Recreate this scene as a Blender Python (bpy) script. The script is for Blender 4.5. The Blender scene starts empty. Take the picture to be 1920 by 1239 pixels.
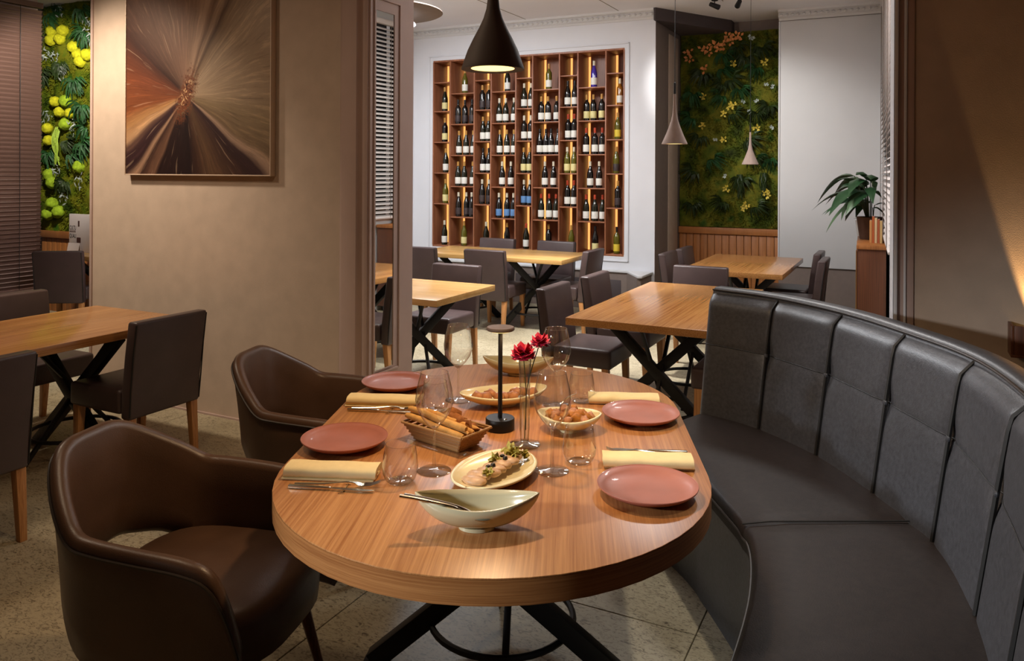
import bpy, bmesh, math, random
from mathutils import Vector, Matrix
random.seed(7)
SC = bpy.context.scene
C = SC.collection
PI = math.pi
R = math.radians

# ------------------------------------------------------------------ camera
CAM_H = 1.62
cd = bpy.data.cameras.new('camera'); cam = bpy.data.objects.new('camera', cd); C.objects.link(cam)
cd.sensor_width = 36.0; cd.lens = 36.0 * 1470 / 1920
cd.shift_y = (322 - 619.5) / 1920.0
cd.clip_start = 0.02
cam.matrix_world = Matrix.Translation((0, 0, CAM_H)) @ Matrix.Rotation(R(26.7), 4, 'Z') @ Matrix.Rotation(R(90), 4, 'X') @ Matrix.Rotation(0.005, 4, 'Z')
SC.camera = cam
# ------------------------------------------------------------------ world, exposure
w = bpy.data.worlds.new('world'); SC.world = w; w.use_nodes = True
w.node_tree.nodes['Background'].inputs[0].default_value = (0.9, 0.85, 0.8, 1)
w.node_tree.nodes['Background'].inputs[1].default_value = 0.05
vs = SC.view_settings
vs.view_transform = 'Standard'; vs.look = 'None'; vs.gamma = 1.0; vs.use_curve_mapping = False
vs.exposure = 0.0
SC.cycles.use_denoising = True
SC.cycles.caustics_reflective = False; SC.cycles.caustics_refractive = False
SC.cycles.max_bounces = 8; SC.cycles.transparent_max_bounces = 24
SC.cycles.sample_clamp_indirect = 4.0

# ------------------------------------------------------------------ large lights (ceiling luminaires and one added fill spot)
WARM = (1.0, 0.66, 0.36); WHITE = (1.0, 0.97, 0.95); COOL = (0.90, 0.95, 1.0)
def area(name, loc, size, power, col, aim=None, shape='DISK', spread=180):
    l = bpy.data.lights.new(name, 'AREA'); l.shape = shape; l.energy = power; l.color = col
    if shape == 'RECTANGLE': l.size, l.size_y = size
    else: l.size = size
    l.spread = R(spread)
    o = bpy.data.objects.new(name, l); C.objects.link(o); o.location = loc
    if aim is not None: o.rotation_euler = (Vector(aim) - Vector(loc)).to_track_quat('-Z', 'Y').to_euler()
    return o
def spot(name, loc, aim, power, col, cone=60, blend=0.5, size=0.03):
    l = bpy.data.lights.new(name, 'SPOT'); l.energy = power; l.color = col; l.spot_size = R(cone); l.spot_blend = blend; l.shadow_soft_size = size
    o = bpy.data.objects.new(name, l); C.objects.link(o); o.location = loc
    o.rotation_euler = (Vector(aim) - Vector(loc)).to_track_quat('-Z', 'Y').to_euler()
    return o
# back room: bright neutral ceiling lights
area('ceiling_light_wine', (-4.4, 6.7, 3.42), 0.9, 66, COOL)
area('ceiling_light_window', (-3.9, 5.2, 3.42), 0.9, 70, COOL)
spot('wine_wall_washer', (-4.6, 5.6, 3.4), (-4.3, 8.8, 1.7), 58, COOL, 95, 0.8, 0.15)
spot('floor_downlight_far', (-2.75, 6.3, 3.42), (-2.8, 6.2, 0), 540, WHITE, 62, 0.6, 0.08)
spot('floor_downlight_near', (-3.1, 5.0, 3.42), (-3.0, 5.1, 0), 190, WHITE, 62, 0.5, 0.08)
area('ceiling_light_alcove', (-1.1, 6.2, 3.42), 0.5, 46, WHITE)
spot('moss_wall_washer', (-3.3, 7.4, 3.3), (-1.05, 9.9, 1.9), 230, (1, .98, .95), 40, 0.9, 0.06)
area('disc_lamp_uplight', (-3.67, 5.02, 2.95), 0.6, 75, WHITE, (-3.67, 5.02, 4))
# front room: warm, dim
area('ceiling_light_front', (-2.4, 1.6, 3.1), 0.35, 11, (1.0, .76, .52))
area('ceiling_light_left', (-4.5, 2.0, 3.1), 0.4, 20, (1.0, .80, .60))
spot('picture_wall_washer', (-5.2, 2.7, 3.1), (-4.95, 3.75, 1.35), 215, (1.0, .84, .66), 96, 0.9, 0.1)
spot('banquette_fill_spot', (-2.9, -0.7, 1.9), (0.0, 2.6, 0.62), 420, (.94, .97, 1.0), 30, 1.0, 0.10)  # added spot out of view, without a fixture, to lift the banquette back
spot('ceiling_spot_right', (0.15, 2.35, 3.1), (-0.62, 2.80, 0.1), 120, (1, .93, .82), 40, 0.7, 0.05)
spot('left_room_washer', (-6.9, 4.4, 3.1), (-8.6, 5.7, 1.9), 260, (1, .92, .80), 80, 0.6, 0.08)

# ------------------------------------------------------------------ mesh helpers
def lin(c):
    return tuple((x / 12.92 if x <= 0.04045 else ((x + 0.055) / 1.055) ** 2.4) for x in (v / 255.0 for v in c))

class MB:
    def __init__(s): s.v = []; s.f = []
    def add(s, vs_, fs):
        n = len(s.v); s.v += [tuple(p) for p in vs_]; s.f += [tuple(i + n for i in f) for f in fs]; return s
    def box(s, x0, x1, y0, y1, z0, z1):
        return s.add([(x0,y0,z0),(x1,y0,z0),(x1,y1,z0),(x0,y1,z0),(x0,y0,z1),(x1,y0,z1),(x1,y1,z1),(x0,y1,z1)],
                     [(3,2,1,0),(4,5,6,7),(0,1,5,4),(1,2,6,5),(2,3,7,6),(3,0,4,7)])
    def prism(s, poly, z0, z1):
        n = len(poly)
        return s.add([(x,y,z0) for x,y in poly] + [(x,y,z1) for x,y in poly],
                     [tuple(range(n-1,-1,-1)), tuple(range(n,2*n))] + [(i,(i+1)%n,n+(i+1)%n,n+i) for i in range(n)])
    def lathe(s, prof, n=32, c=(0,0,0), sx=1.0, sy=1.0):
        vs_ = []; fs = []; m = len(prof)
        for r, z in prof:
            for k in range(n):
                a = 2*PI*k/n; vs_.append((c[0]+r*sx*math.cos(a), c[1]+r*sy*math.sin(a), c[2]+z))
        for i in range(m-1):
            for k in range(n):
                k2 = (k+1) % n; fs.append((i*n+k, i*n+k2, (i+1)*n+k2, (i+1)*n+k))
        if prof[0][0] > 1e-5: fs.append(tuple(range(n-1,-1,-1)))
        if prof[-1][0] > 1e-5: fs.append(tuple(range((m-1)*n, m*n)))
        return s.add(vs_, fs)
    def loft(s, rings, caps=True, closed=False):
        n = len(rings[0]); vs_ = [p for r in rings for p in r]; fs = []; m = len(rings)
        for i in range(m if closed else m-1):
            j = (i+1) % m
            for k in range(n):
                k2 = (k+1) % n; fs.append((i*n+k, i*n+k2, j*n+k2, j*n+k))
        if caps and not closed: fs += [tuple(range(n-1,-1,-1)), tuple(range((m-1)*n, m*n))]
        return s.add(vs_, fs)
    def tube(s, path, r, n=8, closed=False, flat=1.0):
        P = [Vector(p) for p in path]; m = len(P); rings = []; up = None
        rr = r if isinstance(r, (list, tuple)) else [r]*m
        for i in range(m):
            if closed: t = (P[(i+1)%m]-P[i-1]).normalized()
            else: t = (P[min(i+1,m-1)]-P[max(i-1,0)]).normalized()
            if up is None:
                up = Vector((0,0,1)) if abs(t.z) < 0.9 else Vector((1,0,0))
            a = t.cross(up); 
            if a.length < 1e-4: a = t.cross(Vector((0.3,0.9,0.1)))
            a.normalize(); b = a.cross(t).normalized(); up = b
            rings.append([P[i] + a*rr[i]*math.cos(2*PI*k/n) + b*rr[i]*flat*math.sin(2*PI*k/n) for k in range(n)])
        return s.loft(rings, not closed, closed)
    def bar(s, p0, p1, w, h, up=(0,0,1)):
        p0, p1 = Vector(p0), Vector(p1); t = (p1-p0).normalized(); a = t.cross(Vector(up)).normalized(); b = a.cross(t).normalized()
        R_ = [[p + a*sx*w/2 + b*sy*h/2 for sx, sy in ((-1,-1),(1,-1),(1,1),(-1,1))] for p in (p0, p1)]
        return s.loft(R_)
    def grid(s, P):
        m, n = len(P), len(P[0])
        return s.add([p for r in P for p in r], [(i*n+k, i*n+k+1, (i+1)*n+k+1, (i+1)*n+k) for i in range(m-1) for k in range(n-1)])
    def mesh(s, name, mat, bevel=0, seg=2, smooth=35):
        me = bpy.data.meshes.new(name); me.from_pydata(s.v, [], s.f)
        bm = bmesh.new(); bm.from_mesh(me)
        bmesh.ops.recalc_face_normals(bm, faces=bm.faces)
        if bevel:
            es = [e for e in bm.edges if len(e.link_faces) == 2 and e.calc_face_angle(0) > R(30)]
            bmesh.ops.bevel(bm, geom=es, offset=bevel, segments=seg, profile=0.5, affect='EDGES', clamp_overlap=True)
        bm.to_mesh(me); bm.free()
        if smooth:
            me.polygons.foreach_set('use_smooth', [True]*len(me.polygons))
            me.set_sharp_from_angle(angle=R(smooth))
        if mat: me.materials.append(mat)
        return me
    def obj(s, name, mat, parent=None, bevel=0, seg=2, smooth=35, loc=None, rz=0):
        o = bpy.data.objects.new(name, s.mesh(name, mat, bevel, seg, smooth)); C.objects.link(o)
        if parent: o.parent = parent
        if loc is not None: o.location = loc
        if rz: o.rotation_euler = (0, 0, rz)
        return o

def tag(o, label=None, cat=None, group=None, kind=None):
    if label: o['label'] = label
    if cat: o['category'] = cat
    if group: o['group'] = group
    if kind: o['kind'] = kind
    return o
def thing(name, label, cat, loc=(0,0,0), rz=0, group=None):
    o = bpy.data.objects.new(name, None); C.objects.link(o); o.empty_display_size = 0.05
    o.location = loc; o.rotation_euler = (0, 0, rz)
    return tag(o, label, cat, group)
def struct(o): o['kind'] = 'structure'; return o
def inst(name, me, parent=None, loc=(0,0,0), rot=(0,0,0), scale=None):
    o = bpy.data.objects.new(name, me); C.objects.link(o); o.location = loc; o.rotation_euler = rot
    if parent: o.parent = parent
    if scale: o.scale = scale
    return o
def copy_tree(o, parent=None):
    c = o.copy(); C.objects.link(c); c.parent = parent
    for ch in list(o.children): copy_tree(ch, c)
    return c
def catmull(P, n=6):
    P = [Vector(p) for p in P]; out = []
    for i in range(len(P)-1):
        p0, p1, p2, p3 = P[max(i-1,0)], P[i], P[i+1], P[min(i+2,len(P)-1)]
        for k in range(n):
            t = k/n
            out.append(0.5*((2*p1)+(p2-p0)*t+(2*p0-5*p1+4*p2-p3)*t*t+(3*p1-p0-3*p2+p3)*t*t*t))
    out.append(P[-1]); return out

# ------------------------------------------------------------------ materials
def new_mat(name):
    m = bpy.data.materials.new(name); m.use_nodes = True
    return m, m.node_tree, m.node_tree.nodes['Principled BSDF']
def N(nt, t, **kw):
    n = nt.nodes.new(t)
    for k, v in kw.items(): setattr(n, k, v)
    return n
def plain(name, col, rough=0.5, metal=0.0, spec=0.5, var=0.0, scale=20, bump=0.0, bscale=200, coat=0.0, emit=None, estr=0):
    m, nt, b = new_mat(name)
    c = lin(col) + (1,)
    b.inputs['Base Color'].default_value = c; b.inputs['Roughness'].default_value = rough
    b.inputs['Metallic'].default_value = metal; b.inputs['Specular IOR Level'].default_value = spec
    b.inputs['Coat Weight'].default_value = coat
    tc = None
    if var or bump: tc = N(nt, 'ShaderNodeTexCoord')
    if var:
        nz = N(nt, 'ShaderNodeTexNoise'); nz.inputs['Scale'].default_value = scale; nz.inputs['Detail'].default_value = 4
        nt.links.new(tc.outputs['Object'], nz.inputs['Vector'])
        rp = N(nt, 'ShaderNodeValToRGB'); e = rp.color_ramp.elements
        e[0].position = 0.3; e[1].position = 0.7
        e[0].color = tuple(x*(1-var) for x in c[:3]) + (1,); e[1].color = tuple(min(1, x*(1+var)) for x in c[:3]) + (1,)
        nt.links.new(nz.outputs['Fac'], rp.inputs['Fac']); nt.links.new(rp.outputs['Color'], b.inputs['Base Color'])
    if bump:
        n2 = N(nt, 'ShaderNodeTexNoise'); n2.inputs['Scale'].default_value = bscale; n2.inputs['Detail'].default_value = 3
        nt.links.new(tc.outputs['Object'], n2.inputs['Vector'])
        bp = N(nt, 'ShaderNodeBump'); bp.inputs['Strength'].default_value = bump; bp.inputs['Distance'].default_value = 0.002
        nt.links.new(n2.outputs['Fac'], bp.inputs['Height']); nt.links.new(bp.outputs['Normal'], b.inputs['Normal'])
    if emit:
        b.inputs['Emission Color'].default_value = lin(emit) + (1,); b.inputs['Emission Strength'].default_value = estr
    return m
def wood(name, c1, c2, axis=1, rough=0.4, scale=1.0):
    m, nt, b = new_mat(name)
    tc = N(nt, 'ShaderNodeTexCoord'); mp = N(nt, 'ShaderNodeMapping')
    s = [3.0, 3.0, 260.0] if axis == 3 else [2.2*scale if i == axis else 150*scale for i in range(3)]; mp.inputs['Scale'].default_value = s
    nt.links.new(tc.outputs['Object'], mp.inputs['Vector'])
    n1 = N(nt, 'ShaderNodeTexNoise'); n1.inputs['Scale'].default_value = 1.0; n1.inputs['Detail'].default_value = 6; n1.inputs['Roughness'].default_value = 0.65
    nt.links.new(mp.outputs['Vector'], n1.inputs['Vector'])
    mp2 = N(nt, 'ShaderNodeMapping'); s2 = [1.0, 1.0, 20.0] if axis == 3 else [0.7*scale if i == axis else 9*scale for i in range(3)]; mp2.inputs['Scale'].default_value = s2
    nt.links.new(tc.outputs['Object'], mp2.inputs['Vector'])
    n2 = N(nt, 'ShaderNodeTexNoise'); n2.inputs['Scale'].default_value = 1.0; n2.inputs['Detail'].default_value = 2
    nt.links.new(mp2.outputs['Vector'], n2.inputs['Vector'])
    ad = N(nt, 'ShaderNodeMath', operation='MULTIPLY_ADD'); ad.inputs[1].default_value = 0.30
    mu = N(nt, 'ShaderNodeMath', operation='MULTIPLY'); mu.inputs[1].default_value = 0.70
    nt.links.new(n1.outputs['Fac'], mu.inputs[0]); nt.links.new(n2.outputs['Fac'], ad.inputs[0]); nt.links.new(mu.outputs[0], ad.inputs[2])
    rp = N(nt, 'ShaderNodeValToRGB'); e = rp.color_ramp.elements
    e[0].position = 0.36; e[1].position = 0.62; e[0].color = lin(c1) + (1,); e[1].color = lin(c2) + (1,)
    nt.links.new(ad.outputs[0], rp.inputs['Fac']); nt.links.new(rp.outputs['Color'], b.inputs['Base Color'])
    b.inputs['Roughness'].default_value = rough; b.inputs['Specular IOR Level'].default_value = 0.5
    bp = N(nt, 'ShaderNodeBump'); bp.inputs['Strength'].default_value = 0.08; bp.inputs['Distance'].default_value = 0.001
    nt.links.new(n1.outputs['Fac'], bp.inputs['Height']); nt.links.new(bp.outputs['Normal'], b.inputs['Normal'])
    return m
def glass(name, tint=(0.985, 0.985, 0.98), edge=(0.62, 0.60, 0.54)):
    m, nt, b = new_mat(name); nt.nodes.remove(b)
    out = nt.nodes['Material Output']
    lw = N(nt, 'ShaderNodeLayerWeight'); lw.inputs['Blend'].default_value = 0.5
    mc = N(nt, 'ShaderNodeMix', data_type='RGBA'); mc.inputs['A'].default_value = tint + (1,); mc.inputs['B'].default_value = edge + (1,)
    pw = N(nt, 'ShaderNodeMath', operation='POWER'); pw.inputs[1].default_value = 3.0
    nt.links.new(lw.outputs['Facing'], pw.inputs[0]); nt.links.new(pw.outputs[0], mc.inputs['Factor'])
    tr = N(nt, 'ShaderNodeBsdfTransparent'); nt.links.new(mc.outputs['Result'], tr.inputs['Color'])
    gl = N(nt, 'ShaderNodeBsdfGlossy'); gl.inputs['Roughness'].default_value = 0.03
    p2 = N(nt, 'ShaderNodeMath', operation='POWER'); p2.inputs[1].default_value = 2.2; nt.links.new(lw.outputs['Facing'], p2.inputs[0])
    ma = N(nt, 'ShaderNodeMath', operation='MULTIPLY_ADD'); ma.inputs[1].default_value = 0.75; ma.inputs[2].default_value = 0.10; nt.links.new(p2.outputs[0], ma.inputs[0])
    mx = N(nt, 'ShaderNodeMixShader'); nt.links.new(ma.outputs[0], mx.inputs[0]); nt.links.new(tr.outputs[0], mx.inputs[1]); nt.links.new(gl.outputs[0], mx.inputs[2])
    nt.links.new(mx.outputs[0], out.inputs['Surface'])
    return m
def floor_mat():
    m, nt, b = new_mat('floor_composite')
    tc = N(nt, 'ShaderNodeTexCoord'); ge = N(nt, 'ShaderNodeNewGeometry')
    mp = N(nt, 'ShaderNodeMapping'); mp.inputs['Scale'].default_value = (34, 70, 40); mp.inputs['Rotation'].default_value = (0, 0, R(35))
    nt.links.new(ge.outputs['Position'], mp.inputs['Vector'])
    n1 = N(nt, 'ShaderNodeTexNoise'); n1.inputs['Scale'].default_value = 1.0; n1.inputs['Detail'].default_value = 5; n1.inputs['Roughness'].default_value = 0.7; n1.inputs['Distortion'].default_value = 1.6
    nt.links.new(mp.outputs[0], n1.inputs['Vector'])
    r1 = N(nt, 'ShaderNodeValToRGB'); e = r1.color_ramp.elements; e[0].position = 0.34; e[1].position = 0.50
    e[0].color = lin((92, 80, 60)) + (1,); e[1].color = lin((188, 176, 148)) + (1,)
    nt.links.new(n1.outputs['Fac'], r1.inputs['Fac'])
    n2 = N(nt, 'ShaderNodeTexNoise'); n2.inputs['Scale'].default_value = 1.7; n2.inputs['Detail'].default_value = 4
    nt.links.new(ge.outputs['Position'], n2.inputs['Vector'])
    r2 = N(nt, 'ShaderNodeValToRGB'); e = r2.color_ramp.elements; e[0].position = 0.35; e[1].position = 0.65
    e[0].color = (0.72, 0.70, 0.66, 1); e[1].color = (1, 1, 1, 1)
    nt.links.new(n2.outputs['Fac'], r2.inputs['Fac'])
    mx = N(nt, 'ShaderNodeMix', data_type='RGBA', blend_type='MULTIPLY'); mx.inputs['Factor'].default_value = 1
    nt.links.new(r1.outputs[0], mx.inputs['A']); nt.links.new(r2.outputs[0], mx.inputs['B'])
    nt.links.new(mx.outputs['Result'], b.inputs['Base Color'])
    b.inputs['Roughness'].default_value = 0.42; b.inputs['Specular IOR Level'].default_value = 0.35
    return m
def moss_mat(name, cols, scale=60):
    m, nt, b = new_mat(name)
    tc = N(nt, 'ShaderNodeTexCoord'); nz = N(nt, 'ShaderNodeTexNoise'); nz.inputs['Scale'].default_value = 5; nz.inputs['Detail'].default_value = 6
    nt.links.new(tc.outputs['Object'], nz.inputs['Vector'])
    rp = N(nt, 'ShaderNodeValToRGB'); e = rp.color_ramp.elements
    e[0].position = 0.3; e[1].position = 0.72; e[0].color = lin(cols[0]) + (1,); e[1].color = lin(cols[-1]) + (1,)
    for i, c in enumerate(cols[1:-1]): q = rp.color_ramp.elements.new(0.3 + 0.42*(i+1)/(len(cols)-1)); q.color = lin(c) + (1,)
    nt.links.new(nz.outputs['Fac'], rp.inputs['Fac']); nt.links.new(rp.outputs[0], b.inputs['Base Color'])
    b.inputs['Roughness'].default_value = 0.8; b.inputs['Specular IOR Level'].default_value = 0.15
    return m
def art_mat():
    # abstract burst: streaks that fan out of one point of the canvas (object coordinates: x across, z up, metres)
    m, nt, b = new_mat('canvas_art')
    L = nt.links.new
    tc = N(nt, 'ShaderNodeTexCoord'); sp = N(nt, 'ShaderNodeSeparateXYZ'); L(tc.outputs['Object'], sp.inputs[0])
    def M(op, a, b_=None, c=None):
        n = N(nt, 'ShaderNodeMath', operation=op)
        for i, x in enumerate((a, b_, c)):
            if x is None: continue
            if isinstance(x, (int, float)): n.inputs[i].default_value = x
            else: L(x, n.inputs[i])
        return n.outputs[0]
    def ramp(fac, stops, interp='LINEAR'):
        r = N(nt, 'ShaderNodeValToRGB'); el = r.color_ramp.elements; r.color_ramp.interpolation = interp
        while len(el) < len(stops): el.new(0.5)
        for q, (p, c) in zip(el, stops): q.position = p; q.color = lin(c) + (1,)
        L(fac, r.inputs[0]); return r.outputs[0]
    def mix(f, a, b_, mode='MIX'):
        n = N(nt, 'ShaderNodeMix', data_type='RGBA', blend_type=mode)
        if isinstance(f, float): n.inputs['Factor'].default_value = f
        else: L(f, n.inputs['Factor'])
        L(a, n.inputs['A']); L(b_, n.inputs['B']); return n.outputs['Result']
    dx = M('SUBTRACT', sp.outputs['X'], -0.08); dz = M('SUBTRACT', sp.outputs['Z'], -0.15)
    rad = M('SQRT', M('ADD', M('MULTIPLY', dx, dx), M('MULTIPLY', dz, dz)))
    ang = M('ARCTAN2', dz, dx)                                   # 0 = right, pi/2 = up
    wob = N(nt, 'ShaderNodeTexNoise'); wob.inputs['Scale'].default_value = 2.2; wob.inputs['Detail'].default_value = 2; L(tc.outputs['Object'], wob.inputs['Vector'])
    ang2 = M('ADD', ang, M('MULTIPLY', M('SUBTRACT', wob.outputs['Fac'], 0.5), 0.16))
    fac = M('FRACT', M('ADD', M('DIVIDE', ang2, 2*PI), 1.0))      # 0..1 anticlockwise from the right
    deg = [(0,(176,152,124)),(40,(182,158,132)),(54,(150,124,98)),(58,(96,70,54)),(62,(176,146,120)),(67,(120,90,70)),(72,(190,156,130)),(82,(150,118,96)),(92,(146,112,92)),(104,(168,134,112)),(116,(176,140,118)),
           (122,(64,38,30)),(128,(150,108,84)),(132,(52,30,26)),(142,(60,34,26)),(165,(116,62,38)),(188,(128,72,42)),(198,(176,130,84)),(206,(190,150,112)),(209,(104,76,64)),(214,(60,38,40)),(222,(52,32,34)),(226,(170,134,108)),(229,(60,38,32)),(240,(112,80,62)),(243,(42,24,22)),
           (276,(34,18,18)),(283,(64,40,30)),(296,(92,66,46)),(310,(70,46,36)),(318,(54,32,32)),(322,(60,38,38)),(326,(176,146,124)),(330,(120,98,74)),(345,(146,124,94)),(360,(176,152,124))]
    # a colour ramp holds 32 stops at most
    deg = deg[:5]+deg[5:]
    while len(deg) > 31: deg.pop(9)
    base = ramp(fac, [(a_/360.0, c_) for a_, c_ in deg])
    cv = N(nt, 'ShaderNodeCombineXYZ'); L(M('MULTIPLY', M('SINE', ang2), 7.0), cv.inputs[0]); L(M('MULTIPLY', M('COSINE', ang2), 7.0), cv.inputs[1]); L(M('MULTIPLY', rad, 0.9), cv.inputs[2])
    st = N(nt, 'ShaderNodeTexNoise'); st.inputs['Scale'].default_value = 3.4; st.inputs['Detail'].default_value = 9; st.inputs['Roughness'].default_value = 0.75; L(cv.outputs[0], st.inputs['Vector'])
    streak = ramp(st.outputs['Fac'], [(0.32, (96,78,70)), (0.46, (200,190,184)), (0.52, (190,186,182)), (0.60, (255,246,236))])
    col = mix(0.62, base, streak, 'MULTIPLY')
    # bright ribs
    rb = N(nt, 'ShaderNodeTexNoise'); rb.inputs['Scale'].default_value = 3.6; rb.inputs['Detail'].default_value = 3; L(cv.outputs[0], rb.inputs['Vector'])
    ribf = ramp(rb.outputs['Fac'], [(0.63, (0,0,0)), (0.69, (120,120,120))])
    warm = N(nt, 'ShaderNodeRGB'); warm.outputs[0].default_value = lin((205,170,140)) + (1,)
    col = mix(ribf, col, warm.outputs[0])
    # broken knot at the heart
    kn = N(nt, 'ShaderNodeTexNoise'); kn.inputs['Scale'].default_value = 22; kn.inputs['Detail'].default_value = 6; kn.inputs['Roughness'].default_value = 0.7; kn.inputs['Distortion'].default_value = 2.0; L(tc.outputs['Object'], kn.inputs['Vector'])
    knc = ramp(kn.outputs['Fac'], [(0.36, (40,22,18)), (0.46, (120,66,38)), (0.54, (72,40,30)), (0.62, (222,170,120))])
    rk2 = M('SQRT', M('ADD', M('POWER', M('MULTIPLY', M('ADD', dx, M('MULTIPLY', dz, -0.35)), 1.5), 2.0), M('POWER', M('MULTIPLY', dz, 0.75), 2.0)))
    kf = ramp(M('ADD', rk2, M('MULTIPLY', M('SUBTRACT', kn.outputs['Fac'], 0.5), 0.35)), [(0.07, (255,255,255)), (0.15, (0,0,0))])
    col = mix(kf, col, knc)
    L(col, b.inputs['Base Color']); b.inputs['Roughness'].default_value = 0.45; b.inputs['Specular IOR Level'].default_value = 0.3
    return m

M_floor = floor_mat()
M_joint = plain('joint_dark', (128, 118, 100), 0.8)
M_wallbeige = plain('beige_wallcovering', (190, 170, 152), 0.75, spec=0.25, var=0.06, scale=9, bump=0.35, bscale=260)
M_walltaupe = plain('taupe_paint', (184, 160, 150), 0.6, spec=0.3, var=0.04, scale=6)
M_white = plain('white_wall_paint', (222, 222, 226), 0.7, spec=0.2, var=0.015, scale=4)
M_whitewarm = plain('grey_white_paint', (212, 211, 211), 0.7, spec=0.2, var=0.02, scale=3)
M_ceil = plain('ceiling_paint', (228, 226, 228), 0.8, spec=0.1, var=0.02, scale=2)
M_dado = plain('grey_brown_dado', (126, 112, 104), 0.6, spec=0.25, var=0.04)
M_dark = plain('dark_bulkhead', (70, 60, 60), 0.7)
M_oak = wood('oak_tabletop', (152, 95, 51), (196, 140, 86), 1, 0.32)
M_oakgloss = wood('oak_lacquered_top', (152, 97, 50), (200, 146, 88), 1, 0.20)
M_oakx = wood('oak_edge', (146, 90, 46), (190, 132, 78), 3, 0.42)
M_oaky = wood('oak_across', (172, 124, 66), (212, 170, 108), 0, 0.25)
M_leg = wood('oak_leg', (150, 98, 54), (196, 142, 88), 2, 0.45)
M_walnut = wood('walnut', (74, 40, 24), (112, 66, 40), 2, 0.42)
M_panelwood = wood('oak_panelling', (142, 84, 40), (188, 122, 66), 2, 0.45)
M_legdark = wood('walnut_leg', (88, 48, 26), (124, 74, 42), 2, 0.4)
M_blindwood = wood('brown_blind_slat', (88, 64, 56), (116, 88, 78), 1, 0.5)
M_blindpale = wood('pale_blind_slat', (214, 204, 200), (232, 224, 220), 1, 0.5)
M_leather = plain('dark_brown_leather', (71, 57, 56), 0.38, spec=0.45, var=0.12, scale=7, bump=0.22, bscale=330)
M_leatherbrown = plain('brown_tub_leather', (84, 61, 46), 0.36, spec=0.45, var=0.16, scale=6, bump=0.22, bscale=330)
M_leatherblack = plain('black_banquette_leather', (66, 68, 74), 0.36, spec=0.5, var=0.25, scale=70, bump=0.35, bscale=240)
M_leatherseat = plain('shaded_seat_leather', (38, 31, 28), 0.50, spec=0.16, var=0.2, scale=40, bump=0.3, bscale=260)  # shaded copy: seat darkened against the lighter back to paint its shade in
M_seam = plain('black_seam', (16, 15, 15), 0.6)
M_piping = plain('stitched_piping', (50, 40, 32), 0.45, spec=0.4)
M_black = plain('black_powder_coat', (22, 21, 22), 0.45, spec=0.4)
M_lampblack = plain('black_lamp_shell', (92, 80, 76), 0.6, spec=0.25)
M_lampin = plain('gold_lamp_lining', (214, 170, 90), 0.5)
M_glow = plain('lamp_diffuser', (255, 226, 150), 0.5, emit=(255, 224, 140), estr=2.2)
M_glowwhite = plain('white_lamp_diffuser', (250, 250, 250), 0.5, emit=(240, 245, 255), estr=1.2)
M_concrete = plain('beige_concrete_shade', (176, 156, 146), 0.8, spec=0.15, var=0.05, scale=30)
M_led = plain('warm_led_wash', (230, 170, 90), 0.5, emit=(236, 172, 96), estr=1.35)
M_plate = plain('terracotta_glaze', (162, 100, 84), 0.42, spec=0.4, var=0.08, scale=12, coat=0.1)
M_cream = plain('cream_porcelain', (232, 222, 180), 0.22, spec=0.5, coat=0.3)
M_sage = plain('pale_sage_porcelain', (200, 192, 158), 0.2, spec=0.5, coat=0.4)
M_napkin = plain('cream_linen', (232, 210, 158), 0.85, spec=0.1, var=0.04, scale=30, bump=0.4, bscale=600)
M_steel = plain('polished_steel', (205, 196, 176), 0.2, metal=1.0)
M_brass = plain('brass_edge', (190, 140, 70), 0.35, metal=0.9)
M_glass = glass('clear_glass')
M_vaseglass = glass('vase_glass', (0.96, 0.97, 0.95), (0.45, 0.45, 0.40))
M_mirror = plain('mirror_glass', (236, 238, 236), 0.01, metal=1.0)
M_art = art_mat()
M_paper = plain('pale_paper', (200, 190, 188), 0.7, spec=0.2)
M_ink = plain('black_ink', (30, 26, 26), 0.7)
M_inkbrown = plain('brown_photo_print', (70, 40, 34), 0.6)
M_petal = plain('crimson_petal', (205, 40, 74), 0.55, var=0.2, scale=60)
M_stem = plain('dark_green_stem', (52, 66, 30), 0.5)
M_leaf = plain('glossy_leaf', (46, 78, 48), 0.35, spec=0.5, var=0.25, scale=14)
M_leafpale = plain('pale_veined_leaf', (84, 112, 78), 0.38, spec=0.5, var=0.3, scale=18)
M_soil = plain('soil', (40, 30, 24), 0.9)
M_pot = plain('brown_pot', (96, 70, 56), 0.6, var=0.08)
M_potwhite = plain('white_pot', (225, 225, 220), 0.4)
M_bread = plain('golden_breadstick', (206, 156, 88), 0.75, spec=0.15, var=0.18, scale=40, bump=0.5, bscale=120)
M_crust = plain('brown_crust', (140, 88, 46), 0.8, spec=0.15, var=0.3, scale=50, bump=0.6, bscale=100)
M_wicker = wood('wicker_strip', (128, 90, 48), (184, 142, 86), 0, 0.6, 1.5)
M_fish = plain('pink_fish_slice', (204, 166, 128), 0.4, spec=0.4, var=0.2, scale=50)
M_green = plain('green_garnish', (176, 164, 78), 0.5, var=0.3, scale=60)
M_olive = plain('dark_olive_caper', (40, 34, 22), 0.35)
M_fry = plain('fried_golden', (168, 106, 42), 0.55, spec=0.3, var=0.35, scale=60, bump=0.6, bscale=140)
M_shrimp = plain('roast_pink_brown', (172, 116, 78), 0.45, spec=0.4, var=0.3, scale=50)
M_mossL = moss_mat('bright_moss', [(40, 60, 12), (84, 100, 16), (116, 116, 24), (66, 104, 22)])
M_mossR = moss_mat('dark_moss', [(40, 48, 14), (70, 82, 18), (104, 100, 26), (52, 78, 22)])
M_fern = plain('fern_green', (30, 74, 30), 0.6, var=0.45, scale=12)
M_leafdark = plain('ivy_green', (38, 54, 18), 0.5, var=0.45, scale=12)
M_ball = plain('lime_flower_head', (188, 186, 36), 0.8, spec=0.1, var=0.25, scale=40, bump=0.9, bscale=70)
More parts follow.
